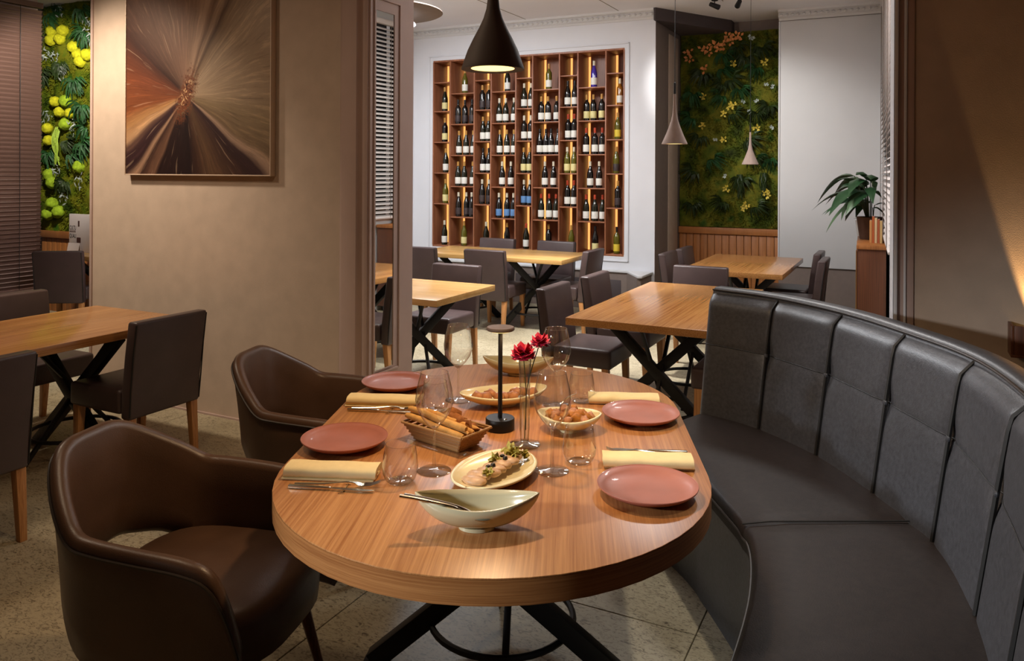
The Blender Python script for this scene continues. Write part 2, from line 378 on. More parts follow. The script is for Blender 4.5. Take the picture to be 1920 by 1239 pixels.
M_ball2 = plain('green_flower_head', (140, 166, 40), 0.8, spec=0.1, var=0.25, scale=40, bump=0.9, bscale=70)
M_silver = plain('silver_leaf', (176, 186, 180), 0.6, var=0.2, scale=30)
M_orange = plain('orange_blossom', (206, 128, 66), 0.6, var=0.25, scale=40)
M_yellow = plain('yellow_blossom', (196, 172, 62), 0.6, var=0.25, scale=40)
M_hang = plain('hanging_amaranth', (150, 178, 56), 0.7, var=0.2, scale=40)

# ================================================================== SETTING
YP0, YP1 = 3.75, 4.20          # partition line (front / back face)
YW = 8.80                      # wine wall
ZC = 3.50                      # ceiling
# floor slabs
fl = struct(MB().box(-9.8, 2.6, -2.6, 10.6, -0.06, -0.012).obj('floor', M_joint))
S = 1.2
slab = MB().box(0, S-0.004, 0, S-0.004, -0.03, 0.0).mesh('floor_slab', M_floor, 0.0015, 1, 0)
for i in range(-8, 2):
    for k in range(-2, 9):
        if i*S+0.5 > -0.5 and k*S > 5: continue
        inst('floor_slab', slab, fl, (i*S+0.55, k*S+0.35, 0))
ce = struct(MB().box(-9.8, 2.6, YP0, 10.6, ZC, ZC+0.1).obj('ceiling', M_ceil))
for X in (-4.2, -3.0, -1.8, -0.6): MB().box(X-0.004, X+0.004, YP1, 8.7, ZC-0.003, ZC).obj('ceiling_joint', M_joint, ce, smooth=0)
for Y in (5.4, 6.9): MB().box(-5.6, -0.1, Y-0.004, Y+0.004, ZC-0.003, ZC).obj('ceiling_joint', M_joint, ce, smooth=0)
struct(MB().box(-9.8, 2.6, -2.6, YP0, 3.2, 3.3).obj('ceiling_front', M_walltaupe))
struct(MB().box(-9.8, 2.6, YP0-0.02, YP0+0.02, 3.2, ZC).obj('trim_1', M_walltaupe))
# outer walls
struct(MB().box(-9.8, 2.6, -2.7, -2.6, 0, 3.3).obj('wall_behind', M_wallbeige))
struct(MB().box(2.5, 2.6, -2.6, YP0, 0, 3.3).obj('wall_side', M_wallbeige))
# left outer wall with window and blind
LWX = -8.46
struct(MB().box(LWX-0.2, LWX-0.06, -2.6, 5.34, 0, ZC).obj('wall_left', M_walltaupe))
struct(MB().box(-9.8, -5.9, 5.74, 5.86, 0, ZC).obj('wall_left_end', M_dado))
struct(MB().box(-6.0, -5.9, 5.86, YW, 0, ZC).obj('wall_back_left', M_white))

# partition with the picture (left) and its pilaster
PX0, PX1 = -5.33, -2.835
pw = struct(MB().box(PX0, PX1, YP0, YP1, 0, ZC).obj('wall_partition_left', M_wallbeige))
MB().box(PX0-0.012, PX0+0.012, YP0-0.012, YP0+0.02, 0, ZC).obj('corner_bead', M_walltaupe, pw, 0.003)
pil = MB()
prof = [(-3.035, 0.0), (-3.03, -0.018), (-3.005, -0.03), (-2.93, -0.036), (-2.90, -0.034), (-2.89, -0.012), (-2.875, -0.006), (-2.865, -0.016), (-2.85, -0.018), (-2.835, -0.012), (-2.835, 0.0)]
pil.prism([(x, YP0+y) for x, y in prof], 0, ZC)
pil.obj('pilaster', M_walltaupe, pw, smooth=50)
bs = struct(MB().box(PX0, PX1, YP0-0.014, YP0, 0, 0.012).obj('baseboard_left', M_walltaupe, smooth=0))
# jamb facing the opening: panelled, with a tall narrow mirror let in
jm = MB()
jm.box(PX1, PX1+0.012, YP0, YP1, 0, ZC)
jm.obj('jamb_lining', M_walltaupe, pw, smooth=0)
for y0, y1, z0, z1 in ((YP0+0.030, YP0+0.042, 0.40, 2.66), (YP0+0.29, YP0+0.302, 0.40, 2.66), (YP0+0.042, YP0+0.29, 2.648, 2.66), (YP0+0.042, YP0+0.29, 0.40, 0.412)):
    MB().box(PX1+0.012, PX1+0.022, y0, y1, z0, z1).obj('panel_moulding', M_walltaupe, pw, 0.003)
mir = thing('wall_mirror', 'tall narrow mirror set into the side of the beige pillar', 'mirror', (PX1+0.013, YP0+0.045, 0.43))
MB().box(0, 0.004, 0.0, 0.185, 0, 2.15).obj('mirror_glass', M_mirror, mir, smooth=0)
for y0, y1, z0, z1 in ((-0.004, 0.0, 0, 2.15), (0.185, 0.19, 0, 2.15), (-0.004, 0.19, 2.15, 2.156), (-0.004, 0.19, -0.006, 0)):
    MB().box(0, 0.008, y0, y1, z0, z1).obj('mirror_edge', M_walltaupe, mir, smooth=0)

# right partition (beige wall lit by the uplight) and its white-trimmed jamb
JX = -0.055
pr = struct(MB().box(JX+0.05, 2.5, YP0, YP1, 0, ZC).obj('wall_partition_right', M_wallbeige))
for i, (x0, x1, yy, m) in enumerate(((JX+0.008, JX+0.022, -0.006, M_white), (JX+0.022, JX+0.046, 0.012, M_walltaupe), (JX+0.046, JX+0.056, -0.012, M_white), (JX+0.056, JX+0.085, -0.006, M_walltaupe))):
    MB().box(x0, x1, YP0+yy, YP0+0.06, 0, ZC).obj('jamb_strip', m, pr, 0.002)
MB().prism([(JX+0.006, YP0-0.004), (JX-0.015, YP1), (JX+0.05, YP1), (JX+0.05, YP0+0.05), (JX+0.008, YP0+0.05)], 0, ZC).obj('jamb_lining', M_white, pr, smooth=0)

# right outer wall of the back room, slightly skewed, with blind
rw = struct(MB().prism([(0.02, YP1), (-0.215, 9.6), (0.15, 9.6), (0.35, YP1)], 0, ZC).obj('wall_right', M_whitewarm, smooth=0))
# wine wall with a hole for the shelf
SX0, SX1, SZ0, SZ1 = -5.60, -2.955, 0.63, 3.08
WX0, WX1 = -6.0, -2.585
ww = MB()
for b_ in ((WX0, SX0, 0, ZC), (SX1, WX1, 0, ZC), (SX0, SX1, SZ1, ZC), (SX0, SX1, 0, SZ0)):
    ww.box(b_[0], b_[1], YW, YW+0.54, b_[2], b_[3])
ww = struct(ww.obj('wall_wine', M_white, smooth=0))
for x0, x1, z0, z1 in ((SX0-0.06, SX0-0.045, SZ0-0.06, SZ1+0.06), (SX1+0.045, SX1+0.06, SZ0-0.06, SZ1+0.06), (SX0-0.06, SX1+0.06, SZ1+0.045, SZ1+0.06), (SX0-0.06, SX1+0.06, SZ0-0.06, SZ0-0.045)):
    MB().box(x0, x1, YW-0.014, YW, z0, z1).obj('panel_moulding', M_white, ww, 0.004)
# low panelled cover below the rack, its end angled towards the room
dd = struct(MB().prism([(-5.9, YW), (-5.9, YW-0.05), (-2.90, YW-0.05), (-2.66, YW-0.42), (-2.62, YW-0.40), (-2.62, YW)], 0, 0.45).obj('trim_2', M_dado, smooth=0))
MB().prism([(-5.92, YW), (-5.92, YW-0.07), (-2.89, YW-0.07), (-2.64, YW-0.45), (-2.60, YW-0.43), (-2.60, YW)], 0.45, 0.475).obj('dado_cap', M_whitewarm, dd, 0.004)
for k in range(4):
    MB().box(-5.8+k*0.73, -5.16+k*0.73, YW-0.056, YW-0.05, 0.08, 0.36).obj('dado_panel', M_dark, dd, 0.004)
# end of the wine wall block, pilaster and alcove
struct(MB().box(WX1-0.12, WX1, YW+0.54, 9.95, 0, ZC).obj('wall_alcove_side', M_dado, smooth=0))
MB().box(WX1, WX1+0.004, YW, YW+0.54, 0, ZC).obj('end_lining', M_dado, ww, smooth=0)
MB().box(WX1, WX1+0.012, YW+0.54, YW+0.96, 0, 3.3).obj('end_pilaster', M_wallbeige, ww, 0.003)
struct(MB().box(-2.7, 0.2, 10.0, 10.1, 0, ZC).obj('wall_back', M_dado, smooth=0))
wp = struct(MB().box(-1.325, -0.2, 9.56, 10.0, 0, ZC).obj('wall_back_right', M_dado, smooth=0))
MB().box(-1.325, -0.2, 9.535, 9.56, 0.545, 3.38).obj('white_wall_panel', M_whitewarm, wp, 0.003)
MB().box(-1.332, -1.316, 9.528, 9.56, 0.545, 3.38).obj('panel_edge', M_white, wp, 0.002)
# dark dropped bulkhead between wine wall and alcove
struct(MB().prism([(-2.56, 8.70), (-1.93, 9.83), (-1.93, 10.0), (-2.585, 10.0), (-2.585, 8.72)], 3.36, ZC).obj('ceiling_bulkhead', M_dark, smooth=0))
# cornices with a raised ornament row
def cornice(name, x0, x1, y, n):
    m = MB(); p = [(0, 3.385), (-0.012, 3.39), (-0.02, 3.41), (-0.05, 3.42), (-0.055, 3.465), (-0.09, 3.475), (-0.10, 3.50), (0, 3.50)]
    m.loft([[(x, y+a, z) for a, z in p] for x in (x0, x1)])
    o = struct(m.obj(name, M_whitewarm, smooth=30))
    d = MB().add([(-0.026,-0.008,0),(0,-0.008,-0.018),(0.026,-0.008,0),(0,-0.008,0.018),(0,-0.024,0),(-0.026,0,0),(0,0,-0.018),(0.026,0,0),(0,0,0.018)],
                 [(0,1,4),(1,2,4),(2,3,4),(3,0,4),(0,5,6,1),(1,6,7,2),(2,7,8,3),(3,8,5,0)]).mesh('cornice_ornament', M_whitewarm, smooth=0)
    for k in range(n):
        inst('cornice_ornament', d, o, (x0 + (k+0.5)*(x1-x0)/n, y-0.055, 3.443))
cornice('trim_3', WX0, WX1, YW, 52)
cornice('trim_4', -1.33, -0.21, 9.535, 18)

# wood panelling under the moss wall: cap rail and separate planks
pn = thing('wood_wainscot', 'oak plank wainscot below the dark moss wall', 'wainscot', (-2.58, 9.90, 0))
MB().box(0, 1.25, -0.06, 0.03, 0.86, 0.94).obj('cap_rail', M_panelwood, pn, 0.004)
plank = MB().box(0.002, 0.0868, -0.03, 0.0, 0.0, 0.86).mesh('plank', M_panelwood, 0.004)
for k in range(14): inst('plank', plank, pn, (k*0.0892, 0.0, 0.0))
pn2 = thing('wood_wainscot', 'oak plank wainscot below the bright moss wall beside the blind', 'wainscot', (-8.95, 5.70, 0))
MB().box(0, 2.68, -0.06, 0.03, 0.84, 0.92).obj('cap_rail', M_panelwood, pn2, 0.004)
for k in range(30): inst('plank', plank, pn2, (k*0.0892, 0.0, -0.02), scale=(1, 1, 1))

# ------------------------------------------------------------------ blinds
def blind(name, label, x, y0, y1, z0, z1, pitch, mat, tilt, skew=0.0, side=1):
    t = thing(name, label, 'blind', (x, y0, z0), skew)
    L = y1-y0; a = R(tilt)
    sl = MB().loft([[( side*(dx*math.cos(a)-dz*math.sin(a)), yy, dx*math.sin(a)+dz*math.cos(a)) for dx, dz in ((-.025,-.0015),(0,.0015),(.025,-.0015),(.025,.0012),(0,.0042),(-.025,.0012))] for yy in (0, L)]).mesh('slat', mat, smooth=0)
    n = int((z1-z0)/pitch)
    for k in range(n): inst('slat', sl, t, (0, 0, k*pitch))
    MB().box(-0.03, 0.03, 0, L, n*pitch, n*pitch+0.06).obj('head_rail', mat, t, 0.004)
    MB().box(-0.026, 0.026, 0, L, -0.03, -0.012).obj('bottom_rail', mat, t, 0.003)
    for f in (0.12, 0.5, 0.88): MB().tube([(side*0.027, L*f, -0.02), (side*0.027, L*f, n*pitch)], 0.003, 5).obj('ladder_cord', M_black if mat is M_blindwood else M_dado, t)
    return t
blind('venetian_blind', 'brown wooden venetian blind at the left edge, in front of the window', LWX+0.03, 3.3, 5.33, 0.36, 3.40, 0.047, M_blindwood, 62)
blind('venetian_blind', 'pale slatted venetian blind on the far right wall behind the plant', -0.085, 6.0, 9.3, 1.09, 3.36, 0.05, M_blindpale, -38, R(2.46), -1)
wd = struct(MB().box(0.0, 0.012, 0.05, 3.25, 1.10, 3.34).obj('window_1', plain('night_window_glass', (22, 24, 30), 0.1), loc=(-0.064, 6.0, 0), rz=R(2.46)))
for y0, y1, z0, z1 in ((0, 0.05, 1.05, 3.39), (3.25, 3.3, 1.05, 3.39), (0.05, 3.25, 1.05, 1.10), (0.05, 3.25, 3.34, 3.39), (1.62, 1.68, 1.10, 3.34)):
    MB().box(-0.004, 0.016, y0, y1, z0, z1).obj('window_frame', M_white, wd, 0.002)

# ================================================================== WINE RACK
M_rack = wood('rack_walnut', (122, 70, 46), (172, 112, 78), 2, 0.4)
rk = thing('wine_rack', 'tall walnut wine rack built into the white wall, lit from inside', 'wine rack', (SX0, YW, SZ0))
RW, RH, RD = SX1-SX0, SZ1-SZ0, 0.34
cols = [0.0]
edges = [-5.587, -5.337, -4.975, -4.73, -4.379, -4.147, -3.785, -3.543, -3.186, -2.951]
edges = [e - SX0 for e in edges]; edges[0] = 0.006; edges[-1] = RW-0.006
MB().box(0, RW, RD, RD+0.02, 0, RH).obj('back_panel', M_rack, rk, smooth=0)
for z0, z1, nm in ((0, 0.022, 'bottom_board'), (RH-0.022, RH, 'top_board')):
    MB().box(0, RW, 0.0, RD, z0, z1).obj(nm, M_rack, rk, 0.002)
dv = MB().box(-0.009, 0.009, -0.004, RD, 0.022, RH-0.022).mesh('divider', M_rack, 0.002)
led = MB().box(0.0, 0.026, 0.0, 0.005, 0.03, RH-0.03).mesh('led_wash_band', M_led, smooth=0)  # LED strip widened so its glow paints the wash on the back panel
for i, e in enumerate(edges):
    inst('divider', dv, rk, (e, 0, 0))
    if i < 9: inst('led_wash_band', led, rk, (e+0.010, RD-0.006, 0))
ZW = [0.022, 0.40, 0.80, 1.205, 1.61, 2.01]
ZN = [0.022, 0.57, 0.975, 1.38, 1.785, 2.165]
for i in range(9):
    Z = ZN if i % 2 == 0 else ZW
    w_ = edges[i+1]-edges[i]-0.018
    me = MB().box(0, w_, 0.0, RD-0.004, -0.014, 0.0).mesh('shelf_board', M_rack, 0.0015)
    for z in Z[1:]: inst('shelf_board', me, rk, (edges[i]+0.009, 0.004, z))
# bottles
def glassy(name, col, rough=0.08): return plain(name, col, rough, spec=0.6, coat=0.3)
GL = {'dark green': glassy('bottle_dark_green', (24, 26, 14)), 'black': glassy('bottle_black', (14, 11, 10)), 'olive': glassy('bottle_olive', (92, 86, 22)), 'amber': glassy('bottle_amber', (150, 92, 22)), 'blue': glassy('bottle_blue', (60, 40, 150))}
LB = {'white': plain('label_white', (236, 234, 224), 0.6), 'cream': plain('label_cream', (226, 214, 150), 0.6), 'yellow': plain('label_yellow', (222, 196, 60), 0.6), 'blue': plain('label_blue', (96, 140, 190), 0.55), 'dark': plain('label_dark', (56, 44, 44), 0.55)}
CP = {'gold': plain('capsule_gold', (190, 140, 70), 0.4), 'red': plain('capsule_red', (178, 66, 40), 0.4), 'white': plain('capsule_white', (225, 215, 190), 0.45), 'black': plain('capsule_black', (28, 22, 22), 0.4)}
def lathe_mesh(name, prof, mat, n=14): return MB().lathe(prof, n).mesh(name, mat, smooth=45)
PROF = {'slender': [(0.0, 0.004), (0.03, 0.0), (0.0365, 0.006), (0.037, 0.15), (0.035, 0.175), (0.026, 0.205), (0.017, 0.235), (0.0135, 0.262), (0.0135, 0.300), (0.0, 0.302)],
        'shouldered': [(0.0, 0.004), (0.03, 0.0), (0.0365, 0.006), (0.037, 0.185), (0.034, 0.203), (0.022, 0.222), (0.015, 0.235), (0.0135, 0.25), (0.0135, 0.302), (0.0, 0.304)]}
bm_cache = {}
def bpart(key, fn):
    if key not in bm_cache: bm_cache[key] = fn()
    return bm_cache[key]
def bottle(x, z, y, kind, gl, lb, cp, label):
    t = thing('wine_bottle', label, 'bottle', (x, y, z), 0, 'bottles in the wine rack'); t.scale = (1.06, 1.06, 1.05)
    inst('body', bpart(('b', kind, gl), lambda: lathe_mesh('body', PROF[kind], GL[gl])), t)
    inst('paper_label', bpart(('l', lb), lambda: MB().lathe([(0.0376, 0.030), (0.0378, 0.031), (0.0378, 0.109), (0.0376, 0.110)], 14).mesh('paper_label', LB[lb], smooth=45)), t)
    inst('capsule', bpart(('c', cp), lambda: lathe_mesh('capsule', [(0.0145, 0.246), (0.0150, 0.248), (0.0150, 0.304), (0.0, 0.306)], CP[cp])), t)
    return t
# per column, rows from the bottom: (number, glass, paper label, capsule, shape)
RK = [
 [(1,'dark green','white','white','slender'),(1,'olive','cream','gold','slender'),(1,'dark green','white','gold','slender'),(1,'black','cream','gold','shouldered'),(1,'dark green','cream','gold','slender'),None],
 [(1,'olive','cream','gold','slender'),(3,'black','dark','white','slender'),(3,'dark green','white','gold','slender'),(3,'dark green','white','gold','slender'),(3,'black','dark','black','shouldered'),(1,'olive','white','gold','slender')],
 [(1,'dark green','cream','white','slender'),(2,'black','dark','white','slender'),(2,'black','white','black','slender'),(2,'dark green','white','gold','slender'),(2,'black','dark','gold','shouldered'),None],
 [(1,'black','yellow','gold','slender'),(3,'black','blue','white','slender'),(2,'black','white','white','slender'),(3,'dark green','white','gold','slender'),(3,'dark green','white','white','slender'),(1,'dark green','white','white','slender')],
 [(1,'dark green','white','red','slender'),(2,'black','blue','white','slender'),(2,'dark green','cream','gold','slender'),(2,'black','white','white','shouldered'),(2,'dark green','white','white','slender'),None],
 [(1,'black','white','gold','shouldered'),(3,'dark green','white','red','slender'),(2,'black','white','white','slender'),(4,'black','white','black','slender'),(3,'black','white','gold','shouldered'),(1,'olive','white','gold','shouldered')],
 [(1,'olive','white','gold','slender'),(2,'black','white','red','shouldered'),(2,'olive','cream','white','slender'),(2,'black','white','red','shouldered'),(2,'black','white','black','slender'),None],
 [(1,'black','cream','black','slender'),(3,'dark green','white','red','slender'),(2,'black','white','white','slender'),(3,'black','white','red','shouldered'),(3,'black','cream','gold','shouldered'),(1,'blue','white','white','slender')],
 [(1,'olive','yellow','black','shouldered'),(1,'black','dark','gold','shouldered'),(1,'olive','dark','gold','slender'),(1,'olive','yellow','gold','slender'),(1,'amber','white','white','shouldered'),None]]
ORD = ['leftmost', 'second', 'third', 'fourth', 'fifth', 'sixth', 'seventh', 'eighth', 'rightmost']
ROWN = ['bottom', 'second', 'third', 'fourth', 'fifth', 'top']
POSN = {1: ['lone'], 2: ['left', 'right'], 3: ['left', 'middle', 'right'], 4: ['first', 'second', 'third', 'fourth']}
for i, colm in enumerate(RK):
    Z = ZN if i % 2 == 0 else ZW
    xm = (edges[i]+edges[i+1])/2 + SX0; wd = edges[i+1]-edges[i]
    for k, cell in enumerate(colm):
        if not cell: continue
        n, gl, lb, cp, sh = cell
        if n == 1: offs = [random.uniform(-0.01, 0.03)]
        elif n == 2: offs = [-0.045, 0.045] if wd < 0.3 else [-0.055, 0.06]
        elif n == 3: offs = [-0.105, -0.02, 0.10] if (i+k) % 2 else [-0.10, 0.01, 0.105]
        else: offs = [-0.12, -0.04, 0.04, 0.12]
        for q, ox in enumerate(offs):
            who = POSN[n][q]
            lab = '%s %s wine bottle, %s label, %s shelf from below, %s rack column' % (who, gl, lb, ROWN[k], ORD[i])
            bottle(xm+ox, SZ0+Z[k]+0.0005, YW+0.085+random.uniform(-0.01, 0.03), sh, gl, lb, cp, lab)

# ================================================================== TABLES
def crossed_base(t, u, rz=0.0, hoop=True, z1=0.705, ru=0.33, ringr=0.235, vo=0.0, rf=None, zh=0.15):
    """two crossed flat bars, two crossed rods and a hoop low down"""
    c, s = math.cos(rz), math.sin(rz)
    def P(a, b, z): return (u[0]+a*c-b*s, u[1]+a*s+b*c, z)
    for sg in (-1, 1):
        q = rf or ru+0.06
        MB().bar(P(sg*ru, vo+sg*0.035, z1), P(-sg*q, vo+sg*0.035, 0.01), 0.062, 0.05, up=(-s, c, 0)).obj('leg', M_black, t, 0.004)
        MB().bar(P(-sg*(q+0.03), vo+sg*0.035, 0.006), P(-sg*(q-0.04), vo+sg*0.035, 0.006), 0.05, 0.012).obj('foot', M_black, t, 0.002)
        MB().bar(P(sg*0.03, sg*0.26, z1), P(sg*0.03, -sg*0.34, 0.0), 0.022, 0.022, up=(c, s, 0)).obj('brace_rod', M_black, t, 0.003)
    MB().box(u[0]-0.26, u[0]+0.26, u[1]-0.2, u[1]+0.2, z1-0.008, z1+0.004).obj('mounting_plate', M_black, t, 0.002)
    if hoop: MB().tube([P(ringr*math.cos(2*PI*k/40), ringr*math.sin(2*PI*k/40), zh) for k in range(40)], 0.011, 8, True).obj('hoop', M_black, t)

TA = R(22.5); TC = (-1.201, 2.329)
ot = thing('oval_dining_table', 'large oval oak dining table laid for a meal in the foreground', 'table', (TC[0], TC[1], 0), TA)
def stadium(hw, hl, n=28):
    P = []
    for k in range(n+1): a = PI*k/n; P.append((hw*math.cos(a), hl-hw+hw*math.sin(a)))
    for k in range(n+1): a = PI+PI*k/n; P.append((hw*math.cos(a), -(hl-hw)+hw*math.sin(a)))
    return P
MB().prism(stadium(0.62, 0.945), 0.7455, 0.75).obj('top_veneer', M_oak, ot, 0.0015)
MB().prism(stadium(0.62, 0.945), 0.690, 0.7455).obj('edge_band', M_oakx, ot, 0.0)
crossed_base(ot, (0, 0), 0.0, True, 0.685, 0.40, 0.238, -0.10, 0.42, 0.14)

def rect_table(label, x0, x1, y0, y1, grain='y', bases=None, rz=0):
    cx, cy = (x0+x1)/2, (y0+y1)/2; hx, hy = (x1-x0)/2, (y1-y0)/2
    t = thing('dining_table', label, 'table', (cx, cy, 0), rz)
    MB().box(-hx, hx, -hy, hy, 0.705, 0.75).obj('top', M_oakgloss if grain == 'y' else M_oaky, t, 0.003)
    for b_ in (bases or [(0, 0)]): crossed_base(t, b_, R(45) if hy < 0.6 else 0, True, 0.70, 0.30 if hy < 0.6 else 0.33)
    return t
rect_table('rectangular oak table on the left, in front of the picture wall', -4.64, -3.77, 1.58, 3.30, 'y', [(0, -0.42), (0, 0.42)])
rect_table('square oak table half hidden by the mirrored pillar', -3.64, -2.82, 4.49, 5.33, 'x')
rect_table('oak table in front of the wine rack', -4.78, -3.02, 7.10, 7.92, 'x', [(-0.42, 0), (0.42, 0)])
rect_table('oak table just behind the black banquette', -1.82, -0.95, 4.34, 6.08, 'y', [(0, -0.42), (0, 0.42)])
rect_table('oak table by the dark moss wall at the far right', -1.82, -0.94, 7.02, 8.52, 'y', [(0, -0.36), (0, 0.36)])
rect_table('oak table holding the printed board, beyond the picture wall', -8.05, -6.6, 5.10, 5.62, 'x')

# ================================================================== CHAIRS
def make_chair():
    t = thing('dining_chair', 'x', 'chair', (0, 0, 0), 0, 'upholstered dining chairs')
    m = MB()       # back: a slab leaning slightly backwards
    rings = []
    for z, y, hw in ((0.315, -0.205, 0.226), (0.46, -0.212, 0.228), (0.65, -0.235, 0.229), (0.83, -0.262, 0.229)):
        rings.append([(-hw, y-0.036, z), (hw, y-0.036, z), (hw, y+0.036, z), (-hw, y+0.036, z)])
    m.loft(rings).obj('backrest', M_leather, t, 0.014, 3)
    MB().box(-0.229, 0.229, -0.165, 0.245, 0.335, 0.465).obj('seat', M_leather, t, 0.022, 3)
    for sx in (-1, 1):
        for (yt, yb) in ((-0.205, -0.235), (0.20, 0.215)):
            MB().loft([[(sx*0.198+dx*h, y+dy*h, z) for dx, dy in ((-1,-1),(1,-1),(1,1),(-1,1))] for z, y, h in ((0.0, yb, 0.016), (0.345, yt, 0.023))]).obj('leg', M_leg, t, 0.003)
    for sx in (-1, 1):
        MB().tube([(sx*0.222, -0.238+0.0, 0.33), (sx*0.226, -0.249, 0.46), (sx*0.226, -0.268, 0.65), (sx*0.225, -0.292, 0.815)], 0.004, 6).obj('seam', M_seam, t)
    return t
chair0 = make_chair(); _first = [True]
def chair(bx, by, face, label):
    """bx, by: foot of the backrest; face: compass direction the sitter looks, degrees anticlockwise from +X"""
    o = chair0 if _first[0] else copy_tree(chair0); _first[0] = False
    f = R(face); o.location = (bx+0.235*math.cos(f), by+0.235*math.sin(f), 0); o.rotation_euler = (0, 0, f-PI/2)
    o['label'] = label
    return o
chair(-3.60, 2.97, 180, 'brown leather dining chair with its back to us, against the picture wall')
chair(-3.44, 1.90, 180, 'dark dining chair cut off by the left edge, nearest on the left')
chair(-5.06, 3.02, 0, 'dark dining chair behind the left table, below the brown blind')
chair(-5.06, 2.20, 0, 'dark dining chair tucked under the left table, mostly out of frame')
chair(-7.36, 4.84, 122, 'brown dining chair beside the printed board, left of the picture wall')
chair(-3.42, 5.74, 270, 'black dining chair behind the table that the pillar half hides')
chair(-3.88, 4.86, 0, 'dark dining chair at the pillar-hidden table, back out of sight')
chair(-3.80, 6.98, 90, 'grey-black dining chair with its back to us, before the wine rack table')
chair(-4.58, 6.93, 90, 'dining chair at the wine rack table, cut off by the pillar')
chair(-4.33, 8.22, 270, 'left dining chair between the rack and its table')
chair(-3.57, 8.22, 270, 'right dining chair between the rack and its table, catching light')
chair(-2.87, 7.52, 180, 'dining chair seen edge-on at the right end of the rack table')
chair(-2.18, 5.04, 0, 'nearer black dining chair on the left of the table behind the banquette')
chair(-2.14, 5.76, 0, 'farther black dining chair on the left of the table behind the banquette')
chair(-1.55, 6.62, 270, 'black dining chair at the far end of the table behind the banquette')
chair(-0.66, 4.86, 180, 'black dining chair tucked under the table right behind the banquette')
chair(-2.09, 7.66, 0, 'nearer dining chair on the left of the moss wall table')
chair(-2.07, 8.24, 0, 'farther dining chair on the left of the moss wall table')
chair(-0.70, 7.78, 180, 'nearer dining chair on the right of the moss wall table')
chair(-0.80, 8.42, 180, 'farther dining chair on the right of the moss wall table')

# tub armchairs
def make_tub():
    t = thing('tub_armchair', 'x', 'armchair', (0, 0, 0), 0, 'brown leather tub armchairs')
    half = [(0.0, -0.372, 0.832, 0.475, 0.15), (0.085, -0.368, 0.830, 0.475, 0.15), (0.150, -0.346, 0.808, 0.46, 0.14), (0.220, -0.290, 0.758, 0.44, 0.12), (0.278, -0.222, 0.706, 0.39, 0.10), (0.308, -0.165, 0.668, 0.34, 0.085), (0.322, -0.095, 0.660, 0.31, 0.07), (0.328, 0.04, 0.652, 0.29, 0.06), (0.324, 0.17, 0.640, 0.28, 0.055), (0.316, 0.245, 0.612, 0.28, 0.05), (0.306, 0.290, 0.535, 0.28, 0.05), (0.296, 0.322, 0.43, 0.28, 0.05)]
    full = [(-a, b, c, d, e) for a, b, c, d, e in half[:0:-1]] + half
    st = catmull([Vector((a, b, c)) for a, b, c, d, e in full], 4); sb = catmull([Vector((0, d, e)) for a, b, c, d, e in full], 4)
    rings = []; pipe = []; th = 0.024
    for i, (p, q) in enumerate(zip(st, sb)):
        tg = (st[min(i+1, len(st)-1)] - st[max(i-1, 0)]); tg.z = 0; tg.normalize(); nrm = Vector((tg.y, -tg.x, 0))
        zt, zb, lean = p.z, q.y, q.z
        ring = []
        def pt(z, off):
            f = (z-0.28)/0.54; k = 1-lean*(1-min(1, max(0, f)))*1.0
            k = k - 0.02*math.sin(PI*min(1, max(0, f)))
            return Vector((p.x*k, p.y*k, z)) + nrm*off
        zr = zt-th
        for v in (0, 0.25, 0.5, 0.75, 1): ring.append(pt(zb+0.02+(zr-zb-0.02)*v, th))
        for a in (45, 90, 135): ring.append(pt(zr+th*math.sin(R(a)), th*math.cos(R(a))))
        for v in (1, 0.75, 0.5, 0.25, 0): ring.append(pt(zb+0.02+(zr-zb-0.02)*v, -th))
        ring.append(pt(zb, 0))
        rings.append(ring); pipe.append(pt(zr-0.006, th+0.003))
    MB().loft(rings).obj('shell', M_leatherbrown, t, smooth=60)
    MB().tube(pipe, 0.0045, 6).obj('piping', M_piping, t)
    m = MB(); prof = []
    def seatpoly(k):
        P = []
        for i in range(36):
            a = 2*PI*i/36; x = math.copysign(abs(math.cos(a))**0.6, math.cos(a))*0.265*k; y = 0.045+math.copysign(abs(math.sin(a))**0.6, math.sin(a))*(0.285 if math.sin(a) > 0 else 0.30)*k
            P.append((x, y))
        return P
    m.loft([[(x, y, z) for x, y in seatpoly(k)] for k, z in ((0.90, 0.30), (0.98, 0.315), (1.0, 0.37), (1.0, 0.42), (0.97, 0.448), (0.88, 0.463), (0.5, 0.468))]).obj('seat', M_leatherbrown, t, smooth=60)
    for sx in (-1, 1):
        for sy in (-1, 1):
            MB().tube([(sx*0.20, 0.03+sy*0.19, 0.31), (sx*0.255, 0.03+sy*0.25, 0.0)], [0.021, 0.012], 10).obj('leg', M_legdark, t)
    return t
tub = make_tub(); tub.location = (-1.865, 1.655, 0); tub.rotation_euler = (0, 0, R(15-90))
tub['label'] = 'brown leather tub armchair in the left foreground, nearest to us'
t2 = copy_tree(tub); t2.location = (-2.235, 2.685, 0); t2.rotation_euler = (0, 0, R(17-90)); t2['label'] = 'brown leather tub armchair farther back, before the mirrored pillar'

